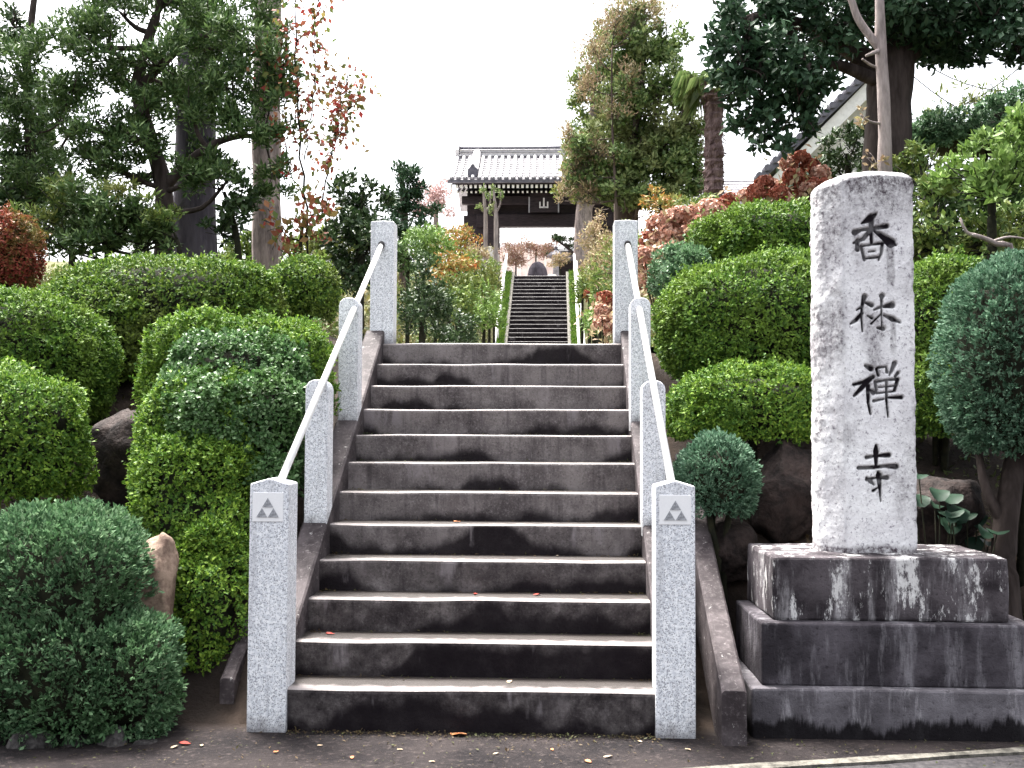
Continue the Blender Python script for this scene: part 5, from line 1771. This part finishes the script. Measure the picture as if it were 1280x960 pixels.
# rows of round cover tiles with an eave disc each
SP = 0.298
prow = []
for j in range(15):
    y = EY - 0.03 + (RY - 0.1 - EY) * j / 14
    prow.append((0, y, rz(y) + 0.05))
V, Fc = tube_np(prow, [0.082 if j % 2 else 0.076 for j in range(15)], 10)
me_row = mesh_np('tile_row', [tuple(v) for v in V], Fc, MAT['tile_pale'], True)  # bright reflection on the rounded tiles is put into this pale colour
V, Fc = tube_np([(0, EY - 0.045, EZ + 0.05), (0, EY + 0.02, EZ + 0.055)], [0.098, 0.098], 14)
me_disc = mesh_np('eave_tile', [tuple(v) for v in V], Fc, MAT['tile_dark'], False)
nrow = int(2 * HWD / SP)
for i in range(nrow):
    x = -HWD + 0.14 + i * SP
    ob('tile_row', me_row, roof, (x, 0, 0))
    ob('eave_tile', me_disc, roof, (x, 0, 0))
# eave lip between the discs, verge tiles on the gable side
ob('eave_lip', box_mesh('eave_lip', -HWD - 0.05, HWD + 0.05, EY - 0.03, EY + 0.1, EZ - 0.13, EZ + 0.02, MAT['tile_dark'], 0.01), roof)
for sgn in (-1, 1):
    for j in range(9):
        y = EY + 0.1 + (RY - EY - 0.2) * j / 8
        me = box_mesh('verge_tile', -0.16, 0.16, -0.15, 0.15, -0.03, 0.05, MAT['tile_pale'], 0.015)
        o = ob('verge_tile', me, roof, (sgn * (HWD + 0.08), y, rz(y) + 0.02))
        o.rotation_euler = (math.radians(31), 0, 0)
# ridge: courses of flat tiles with a round cap and ornaments
ridge = ob('ridge', box_mesh('ridge', -HWD + 0.25, HWD - 0.25, RY - 0.16, RY + 0.16, RZ - 0.06, RZ + 0.26, MAT['tile_pale'], 0.01), gate)
for q, (zz, hw_, mt) in enumerate(((0.10, 0.20, 'tile_grey'), (0.20, 0.19, 'tile_grey'))):
    ob('ridge_course', box_mesh('ridge_course', -HWD + 0.2, HWD - 0.2, RY - hw_, RY + hw_, RZ + zz, RZ + zz + 0.03, MAT[mt], 0.005), ridge)
V, Fc = tube_np([(-HWD + 0.2, RY, RZ + 0.33), (HWD - 0.2, RY, RZ + 0.33)], [0.12, 0.12], 12)
ob('ridge_cap', mesh_np('ridge_cap', [tuple(v) for v in V], Fc, MAT['tile_dark'], True), ridge)
for sgn in (-1, 1):
    bm = bmesh.new()
    pts = [(-0.28, 0), (0.28, 0), (0.33, 0.25), (0.2, 0.5), (0.08, 0.56), (0, 0.72), (-0.08, 0.56), (-0.2, 0.5), (-0.33, 0.25)]
    f = [bm.verts.new((sgn * (HWD - 0.2), RY + a, RZ - 0.05 + b)) for a, b in pts]
    k = [bm.verts.new((sgn * (HWD - 0.02), RY + a * 0.9, RZ - 0.05 + b * 0.97)) for a, b in pts]
    bm.faces.new(f)
    bm.faces.new(k[::-1])
    for i in range(9):
        bm.faces.new((f[i], k[i], k[(i + 1) % 9], f[(i + 1) % 9]))
    ob('ridge_end_tile', bm_mesh('ridge_end_tile', bm, MAT['tile_pale']), ridge)
    # descending ridge with its ornament
    xr_ = sgn * 3.12
    pr = [(xr_, y, rz(y) + 0.16) for y in np.linspace(EY + 0.55, RY - 0.05, 8)]
    V, Fc = tube_np(pr, [0.19] * 8, 12)
    ob('descending_ridge', mesh_np('descending_ridge', [tuple(v) for v in V], Fc, MAT['tile_pale'], True), gate)
    bm = bmesh.new()
    pts = [(-0.12, -0.14), (0.12, -0.14), (0.24, 0.02), (0.24, 0.2), (0.12, 0.3), (0.06, 0.45), (-0.06, 0.45), (-0.12, 0.3), (-0.24, 0.2), (-0.24, 0.02)]
    f = [bm.verts.new((xr_ + a, EY + 0.44, rz(EY + 0.5) + 0.12 + b)) for a, b in pts]
    k = [bm.verts.new((xr_ + a, EY + 0.58, rz(EY + 0.5) + 0.12 + b)) for a, b in pts]
    bm.faces.new(f)
    bm.faces.new(k[::-1])
    for i in range(len(pts)):
        bm.faces.new((f[i], k[i], k[(i + 1) % len(pts)], f[(i + 1) % len(pts)]))
    ob('ornament_tile', bm_mesh('ornament_tile', bm, MAT['tile_dark']), gate)


def rafter_mesh(w, h, y0, y1, z0, slope):
    bm = bmesh.new()
    v, ff = add_box(bm, -w / 2, w / 2, y0, y1, 0, h)
    for q in v:
        q.co.z += z0 + (q.co.y - y0) * slope
    bm.normal_update()
    bm.faces.ensure_lookup_table()
    me = bm_mesh('rafter', bm, [MAT['wood_dark'], MAT['paint_white']])
    for p in me.polygons:
        if p.normal.y < -0.7:
            p.material_index = 1
    return me


rf1 = rafter_mesh(0.11, 0.15, EY + 0.16, 1.3, EZ - 0.33, 0.42)
rf2 = rafter_mesh(0.08, 0.09, EY + 0.5, 1.3, EZ - 0.47, 0.36)
nr = 38
for i in range(nr):
    x = -HWD + 0.35 + i * (2 * HWD - 0.7) / (nr - 1)
    ob('rafter', rf1, gate, (x, 0, 0))
    ob('rafter', rf2, gate, (x + 0.0, 0, 0))
W = MAT['wood_dark']
ob('fascia', box_mesh('fascia', -HWD + 0.15, HWD - 0.15, EY + 0.1, EY + 0.2, EZ - 0.17, EZ - 0.125, W), gate)
ob('white_bargeboard', box_mesh('white_bargeboard', -HWD + 0.06, -HWD + 0.14, EY + 0.15, EY + 0.35, EZ - 0.55, EZ - 0.14, MAT['paint_white']), gate)
ob('eave_beam', box_mesh('eave_beam', -HWD + 0.5, HWD - 0.5, -0.55, -0.25, 4.02, 4.38, W, 0.02), gate)
ob('frieze_board', box_mesh('frieze_board', -HWD + 0.7, HWD - 0.7, 0.0, 0.12, 3.2, 5.4, W), gate)
ob('lintel', box_mesh('lintel', -3.0, 3.0, -0.25, 0.25, 3.08, 3.62, W, 0.02), gate)
for x in (-2.25, 2.25):
    ob('pillar_post', box_mesh('pillar_post', x - 0.24, x + 0.24, -0.22, 0.22, -0.1, 4.4, W, 0.03), gate)
    ob('rear_post', box_mesh('rear_post', x - 0.16, x + 0.16, 2.2, 2.5, -0.1, 4.4, W, 0.02), gate)
    sx = 1 if x > 0 else -1
    ob('wing_wall', box_mesh('wing_wall', min(x + sx * 0.24, sx * 3.6), max(x + sx * 0.24, sx * 3.6), -0.05, 0.1, 0.0, 3.6, W), gate)
ob('ceiling_board', box_mesh('ceiling_board', -3.4, 3.4, 0.14, 2.9, 4.36, 4.46, W), gate)
# name board with the last character of the mountain name
plq = ob('name_board', box_mesh('name_board', -0.62, 0.62, -0.66, -0.6, 3.62, 4.5, W, 0.01), gate)
ob('board_frame', box_mesh('board_frame', -0.68, -0.62, -0.68, -0.6, 3.6, 4.3, MAT['tile_grey']), plq)
ob('board_frame', box_mesh('board_frame', 0.62, 0.68, -0.68, -0.6, 3.6, 4.3, MAT['tile_grey']), plq)
bm = bmesh.new()
for x0, x1, z0, z1 in ((-0.035, 0.035, 3.8, 4.25), (-0.2, -0.14, 3.8, 4.08), (0.14, 0.2, 3.8, 4.08), (-0.14, 0.14, 3.805, 3.865)):
    add_box(bm, x0, x1, -0.675, -0.655, z0, z1)
ob('character', bm_mesh('character', bm, MAT['tile_pale']), plq)

# main hall seen through the gate
hall = thing('temple_hall', 'pale plastered temple hall glimpsed through the gate opening', 'building', (-0.5, 64, 7.84))
ob('wall', box_mesh('wall', -3.6, 12, 0, 8, -0.1, 5.0, MAT['pink_plaster']), hall)
for i in range(17):
    x = -3.5 + i * 0.5
    ob('wall_post', box_mesh('wall_post', x - 0.05, x + 0.05, -0.06, 0.02, -0.05, 5.0, MAT['plaster']), hall)
bm = bmesh.new()
for y0, z0, y1, z1 in ((-1.8, 4.9, 4, 8.2),):
    v = [bm.verts.new(c) for c in ((-4.4, y0, z0), (13, y0, z0), (13, y1, z1), (-4.4, y1, z1), (-4.4, y0, z0 - 0.2), (13, y0, z0 - 0.2), (13, 2 * y1 - y0, z0), (-4.4, 2 * y1 - y0, z0))]
    for q in ((0, 1, 2, 3), (4, 5, 1, 0), (3, 2, 6, 7), (4, 7, 6, 5), (0, 3, 7, 4), (1, 5, 6, 2)):
        bm.faces.new([v[i] for i in q])
ob('roof', bm_mesh('roof', bm, MAT['tile_pale']), hall)
# small tiled well roof behind the gate, right of the path
shed = thing('well_shelter', 'small dark shelter with pale tiled roof behind the gate', 'shelter', (1.4, 52.5, 7.84))
bm = bmesh.new()
v = [bm.verts.new(c) for c in ((-1.5, -1, 2.6), (1.5, -1, 2.6), (1.5, 0.3, 3.5), (-1.2, 0.3, 3.5), (-1.5, 1.6, 2.6), (1.5, 1.6, 2.6), (-1.5, -1, 2.48), (1.5, -1, 2.48), (1.5, 1.6, 2.48), (-1.5, 1.6, 2.48))]
for q in ((0, 1, 2, 3), (3, 2, 5, 4), (0, 3, 4), (1, 5, 2), (6, 7, 1, 0), (8, 9, 4, 5), (6, 0, 4, 9), (7, 8, 5, 1), (6, 9, 8, 7)):
    bm.faces.new([v[i] for i in q])
ob('roof', bm_mesh('roof', bm, MAT['tile_dark']), shed)
for x in (-1.1, 1.1):
    for y in (-0.7, 1.2):
        ob('post', box_mesh('post', x - 0.08, x + 0.08, y - 0.08, y + 0.08, -0.1, 2.6, W), shed)
ob('wall', box_mesh('wall', -1.2, 1.2, 1.14, 1.2, 0, 2.5, W), shed)


def lathe(name, prof, mat, n=14):
    V, Fc = [], []
    for r, z in prof:
        for k in range(n):
            a = 2 * math.pi * k / n
            V.append((r * math.cos(a), r * math.sin(a), z))
    for i in range(len(prof) - 1):
        for k in range(n):
            Fc.append((i * n + k, i * n + (k + 1) % n, (i + 1) * n + (k + 1) % n, (i + 1) * n + k))
    Fc.append(tuple(range(n - 1, -1, -1)))
    Fc.append(tuple(range((len(prof) - 1) * n, len(prof) * n)))
    return mesh_np(name, V, Fc, mat)


c = at(672, 343, 44.0)
bel = thing('stone_mound', 'dark rounded stone standing at the head of the upper stairs', 'stone', (c[0], 44.0, 7.8))
ob('stone', lathe('stone', [(0.42, -0.1), (0.42, 0.35), (0.36, 0.62), (0.24, 0.82), (0.1, 0.9)], MAT['bark_purple']), bel)
c = at(690, 342, 43.6)
ob('pale_stone', box_mesh('pale_stone', -0.18, 0.18, -0.15, 0.15, -0.1, 0.28, MAT['plaster'], 0.03), loc=(c[0], 43.6, 7.82), label='small pale stone block next to the dark rounded stone', cat='stone')
ln = thing('stone_lantern', 'stone lantern with dark cap before the gate opening', 'lantern', (at(695, 320, 45.5)[0], 45.5, 7.83))
ob('base', lathe('base', [(0.30, -0.05), (0.30, 0.15), (0.14, 0.25), (0.12, 0.9), (0.25, 1.0)], MAT['tile_grey']), ln)
ob('fire_box', box_mesh('fire_box', -0.17, 0.17, -0.17, 0.17, 1.0, 1.32, MAT['tile_pale'], 0.02), ln)
ob('cap', lathe('cap', [(0.42, 1.32), (0.4, 1.38), (0.2, 1.55), (0.06, 1.62), (0.07, 1.75), (0.02, 1.8)], MAT['tile_dark'], 6), ln)
tree('pine_tree', 'small dark leaning pine beside the gate opening', 'tree', [[(722, 330, 46.2, 0.07), (712, 312, 46.2, 0.06), (695, 300, 46.2, 0.04)]],
     [(700, 298, 46.2, 16, 6, 0.6), (690, 316, 46.2, 18, 6, 0.6), (712, 306, 46.2, 12, 6, 0.5)], MAT['camellia'], MAT['bark_dark'], (0.16, 0.3), 1.4, 91, None, 0.03)
for i, (px, py, hh, lb) in enumerate(((604, 330, 0.75, 'middle-sized'), (612, 330, 0.95, 'tallest'), (620, 331, 0.6, 'shortest'))):
    c = at(px, py, 43.3)
    g = float(terrain(c[0], c[1]))
    bm = bmesh.new()
    add_box(bm, -0.14, 0.14, -0.12, 0.12, -0.1, max(0.2, c[2] - g) + hh * 0.75)
    bmesh.ops.bevel(bm, geom=bm.edges[:], offset=0.05, segments=2, affect='EDGES')
    ob('stone_marker', bm_mesh('stone_marker', bm, MAT['plaster']), loc=(c[0], c[1], g), label=lb + ' of the pale upright stone markers beside the upper rail', cat='stone marker', group='pale stone markers by the upper rail')
# two young pale saplings before the gate's left bay
for px, Y, lb in ((607, 42.5, 'young sapling with knobbly pruned top before the gate bay'), (620, 42.0, 'stout pale pruned trunk before the gate post')):
    tree('young_tree', lb, 'tree', [[(px, 310, Y, 0.09), (px, 270, Y, 0.08), (px - 2, 248, Y, 0.05), (px - 3, 236, Y, 0.03)], [(px, 266, Y, 0.04), (px + 5, 256, Y, 0.035), (px + 6, 242, Y, 0.02)]],
         [(px - 3, 238, Y, 6, 6, 0.2), (px + 6, 244, Y, 5, 6, 0.2), (px - 6, 262, Y, 6, 8, 0.25)], MAT['broad'], MAT['bark_pale'], (0.12, 0.4), 0.7, 300 + int(px), None, 0.01, twigs=3)

# ------------------------------------------------------------------ white gabled house and the pale roof beyond


def gable_house():
    Y = 26.0
    e = at(944, 226, Y)                        # lower verge end
    r = at(1106, 70, Y)                        # ridge
    gz = float(terrain(r[0], Y)) - 0.3
    root = thing('white_house', 'white gabled house with dark tiled verge behind the broadleaf tree', 'house', (r[0], Y, gz))
    ex, ez, rx, rzz = e[0] - r[0], e[2] - gz, 0.0, r[2] - gz
    # gable wall (two slopes)
    bm = bmesh.new()
    out = [(ex + 0.9, -0.1), (0.35, -0.1), (0.35, rzz - 0.85), (0, rzz - 0.5), (ex + 0.9, ez + 0.55)]
    f = [bm.verts.new((x, 0.6, z)) for x, z in out]
    b = [bm.verts.new((x, 9, z)) for x, z in out]
    bm.faces.new(f)
    bm.faces.new(b[::-1])
    for i in range(5):
        bm.faces.new((f[i], b[i], b[(i + 1) % 5], f[(i + 1) % 5]))
    wall = ob('wall', bm_mesh('wall', bm, MAT['plaster']), root)
    exl, ezl = ex, ez
    for sgn in (1, -1):
        ex, ez = (exl, ezl) if sgn > 0 else (-0.55, rzz - 0.55)
        bm = bmesh.new()
        q = [(sgn * ex, ez), (0, rzz), (0, rzz - 0.16), (sgn * ex, ez - 0.16)]
        f = [bm.verts.new((x, 0, z)) for x, z in q]
        b = [bm.verts.new((x, 9.5, z)) for x, z in q]
        bm.faces.new(f)
        bm.faces.new(b[::-1])
        for i in range(4):
            bm.faces.new((f[i], b[i], b[(i + 1) % 4], f[(i + 1) % 4]))
        rf = ob('roof', bm_mesh('roof', bm, MAT['tile_dark']), root)
        bm = bmesh.new()
        q = [(sgn * (ex + 0.15), ez - 0.18), (0, rzz - 0.18), (0, rzz - 0.62), (sgn * (ex + 0.15), ez - 0.52)]
        f = [bm.verts.new((x, 0.12, z)) for x, z in q]
        b = [bm.verts.new((x, 0.25, z)) for x, z in q]
        bm.faces.new(f)
        bm.faces.new(b[::-1])
        for i in range(4):
            bm.faces.new((f[i], b[i], b[(i + 1) % 4], f[(i + 1) % 4]))
        ob('bargeboard', bm_mesh('bargeboard', bm, MAT['paint_white']), root)
        n = 16 if sgn > 0 else 3
        V, Fc = tube_np([(0, -0.06, 0), (0, 0.3, 0)], [0.085, 0.085], 10)
        tm = mesh_np('verge_tile', [tuple(v) for v in V], Fc, MAT['tile_dark'], False)
        for i in range(n):
            t = (i + 0.5) / n
            ob('verge_tile', tm, rf, (sgn * ex * (1 - t), 0, ez + (rzz - ez) * t + 0.03))
    g0 = at(1005, 208, Y)
    ob('green_panel', box_mesh('green_panel', -0.55, 0.45, 0.52, 0.62, g0[2] - gz - 0.5, g0[2] - gz + 0.35, MAT['green_panel']), wall, (g0[0] - r[0], 0, 0))
    return root


gable_house()
Yb = 34.0
a0, a1 = at(895, 232, Yb), at(965, 205, Yb)
gz = float(terrain(a0[0], Yb)) - 0.4
pb = thing('low_annex', 'low pale-roofed annex beyond the palm trunk', 'building', ((a0[0] + a1[0]) / 2, Yb, gz))
hw_ = (a1[0] - a0[0]) / 2 + 0.6
ob('wall', box_mesh('wall', -hw_ + 0.2, hw_ - 0.2, 0.3, 4, -0.1, a0[2] - gz - 0.3, MAT['green_panel']), pb)
bm = bmesh.new()
z0_, z1_ = a0[2] - gz - 0.3, a1[2] - gz
v = [bm.verts.new(c) for c in ((-hw_, 0, z0_), (hw_, 0, z0_), (hw_, 2.2, z1_), (-hw_, 2.2, z1_), (-hw_, 0, z0_ - .12), (hw_, 0, z0_ - .12), (hw_, 4.4, z0_), (-hw_, 4.4, z0_))]
for q in ((0, 1, 2, 3), (4, 5, 1, 0), (3, 2, 6, 7), (4, 7, 6, 5), (0, 3, 7, 4), (1, 5, 6, 2)):
    bm.faces.new([v[i] for i in q])
rf = ob('roof', bm_mesh('roof', bm, MAT['tile_pale']), pb)
for k in range(5):
    t = (k + 0.5) / 5
    ob('roof_batten', box_mesh('roof_batten', -hw_, hw_, -0.02, 0.02, 0, 0.04, MAT['tile_grey']), rf, (0, 2.2 * t, z0_ + (z1_ - z0_) * t + 0.0))

# ------------------------------------------------------------------ overhead cables
for i, (pa, pb_) in enumerate((((1120, 75), (1300, 165)), ((1130, 60), (1300, 110)), ((1125, 150), (1300, 60)))):
    a, b = at(*pa, 15.5), at(*pb_, 14.5)
    # run on past the picture to hidden fixings: the tree and a point far to the side
    d = b - a
    P = [a + d * t - np.array([0, 0, 0.25 * (1 - (2 * t - 1) ** 2)]) for t in np.linspace(-0.15, 1.8, 20)]
    acc = Acc()
    acc.add(tube_np([p - P[0] for p in P], [0.008] * 20, 5))
    ob('overhead_cable', acc.mesh('overhead_cable', MAT['rubber']), loc=P[0], label='thin overhead cable crossing the sky behind the broadleaf trunk', cat='cable', group='overhead cables')

# ------------------------------------------------------------------ fallen leaves one can count


def fallen_leaf_mesh():
    n = 9
    V = [(0, -0.03, 0.0)]
    for k in range(n):
        t = k / (n - 1)
        w = 0.016 * math.sin(math.pi * t) ** 0.8
        V += [(-w, -0.03 + 0.06 * t, 0.006 + 0.004 * math.sin(t * 5)), (0, -0.03 + 0.06 * t, 0.001 + 0.006 * t * t), (w, -0.03 + 0.06 * t, 0.007 - 0.003 * t)]
    Fc = []
    for k in range(n - 1):
        a = 1 + k * 3
        Fc += [(a, a + 1, a + 4, a + 3), (a + 1, a + 2, a + 5, a + 4)]
    return V, Fc


LV, LF = fallen_leaf_mesh()
lm = [mesh_np('fallen_leaf', LV, LF, plain_mat(n_, a_, b_, 30, 0.6, 0.1), True) for n_, a_, b_ in (
    ('orange_leaf', (0.38, 0.13, 0.05), (0.5, 0.22, 0.10)), ('red_fallen_leaf', (0.30, 0.03, 0.025), (0.40, 0.06, 0.04)), ('tan_leaf', (0.35, 0.25, 0.16), (0.5, 0.4, 0.28)))]
spots = [(573, 917, 0, 1.5, 'curled orange leaf on the ground before the bottom step'), (760, 944, 2, .8, None), (735, 950, 0, .8, None), (668, 914, 2, .6, None), (500, 935, 2, .5, None),
         (440, 945, 0, .6, None), (400, 930, 2, .5, None), (860, 935, 2, .6, None), (218, 932, 2, .8, None), (231, 928, 1, 1.1, None), (252, 930, 2, .6, None), (620, 940, 2, .5, None), (800, 925, 2, .5, None),
         (345, 938, 0, .6, None), (540, 950, 2, .5, None), (690, 935, 0, .5, None)]
for i, (px, py, kd, sc, lb) in enumerate(spots):
    d = _R @ np.array([(px - 640) / F, (480 - py) / F, -1.0])
    t = (0.012 - CAM[2]) / d[2]
    p = CAM + d * t
    o = ob('fallen_leaf', lm[kd], loc=(p[0], p[1], 0.004 + float(terrain(p[0], p[1]))), label=lb or ('small orange', 'red', 'small tan')[kd] + ' fallen leaf lying on the dark ground before the stairs', cat='leaf', group='fallen leaves on the ground')
    o.rotation_euler = (0, 0, i * 1.9 + (1.4 if i == 0 else 0))
    o.scale = (sc, sc, sc)
for i, (x, k, kd, lb) in enumerate(((-0.47, 3, 1, None), (0.34 + AX, 3, 1, None), (-0.85 + AX, 2, 1, None), (-0.9 + AX, 6, 2, None), (0.2 + AX, 1, 2, None), (-0.2 + AX, 5, 0, None))):
    o = ob('fallen_leaf', lm[kd], loc=(x, Y0 + (k - 1) * GOING + 0.2, 0.029 + k * RISE + 0.003), label=('orange', 'red', 'tan')[kd] + ' fallen leaf lying on a stone step', cat='leaf', group='fallen leaves on the steps')
    o.rotation_euler = (0, 0, i * 2.3)
    o.scale = (0.9, 0.9, 0.9)
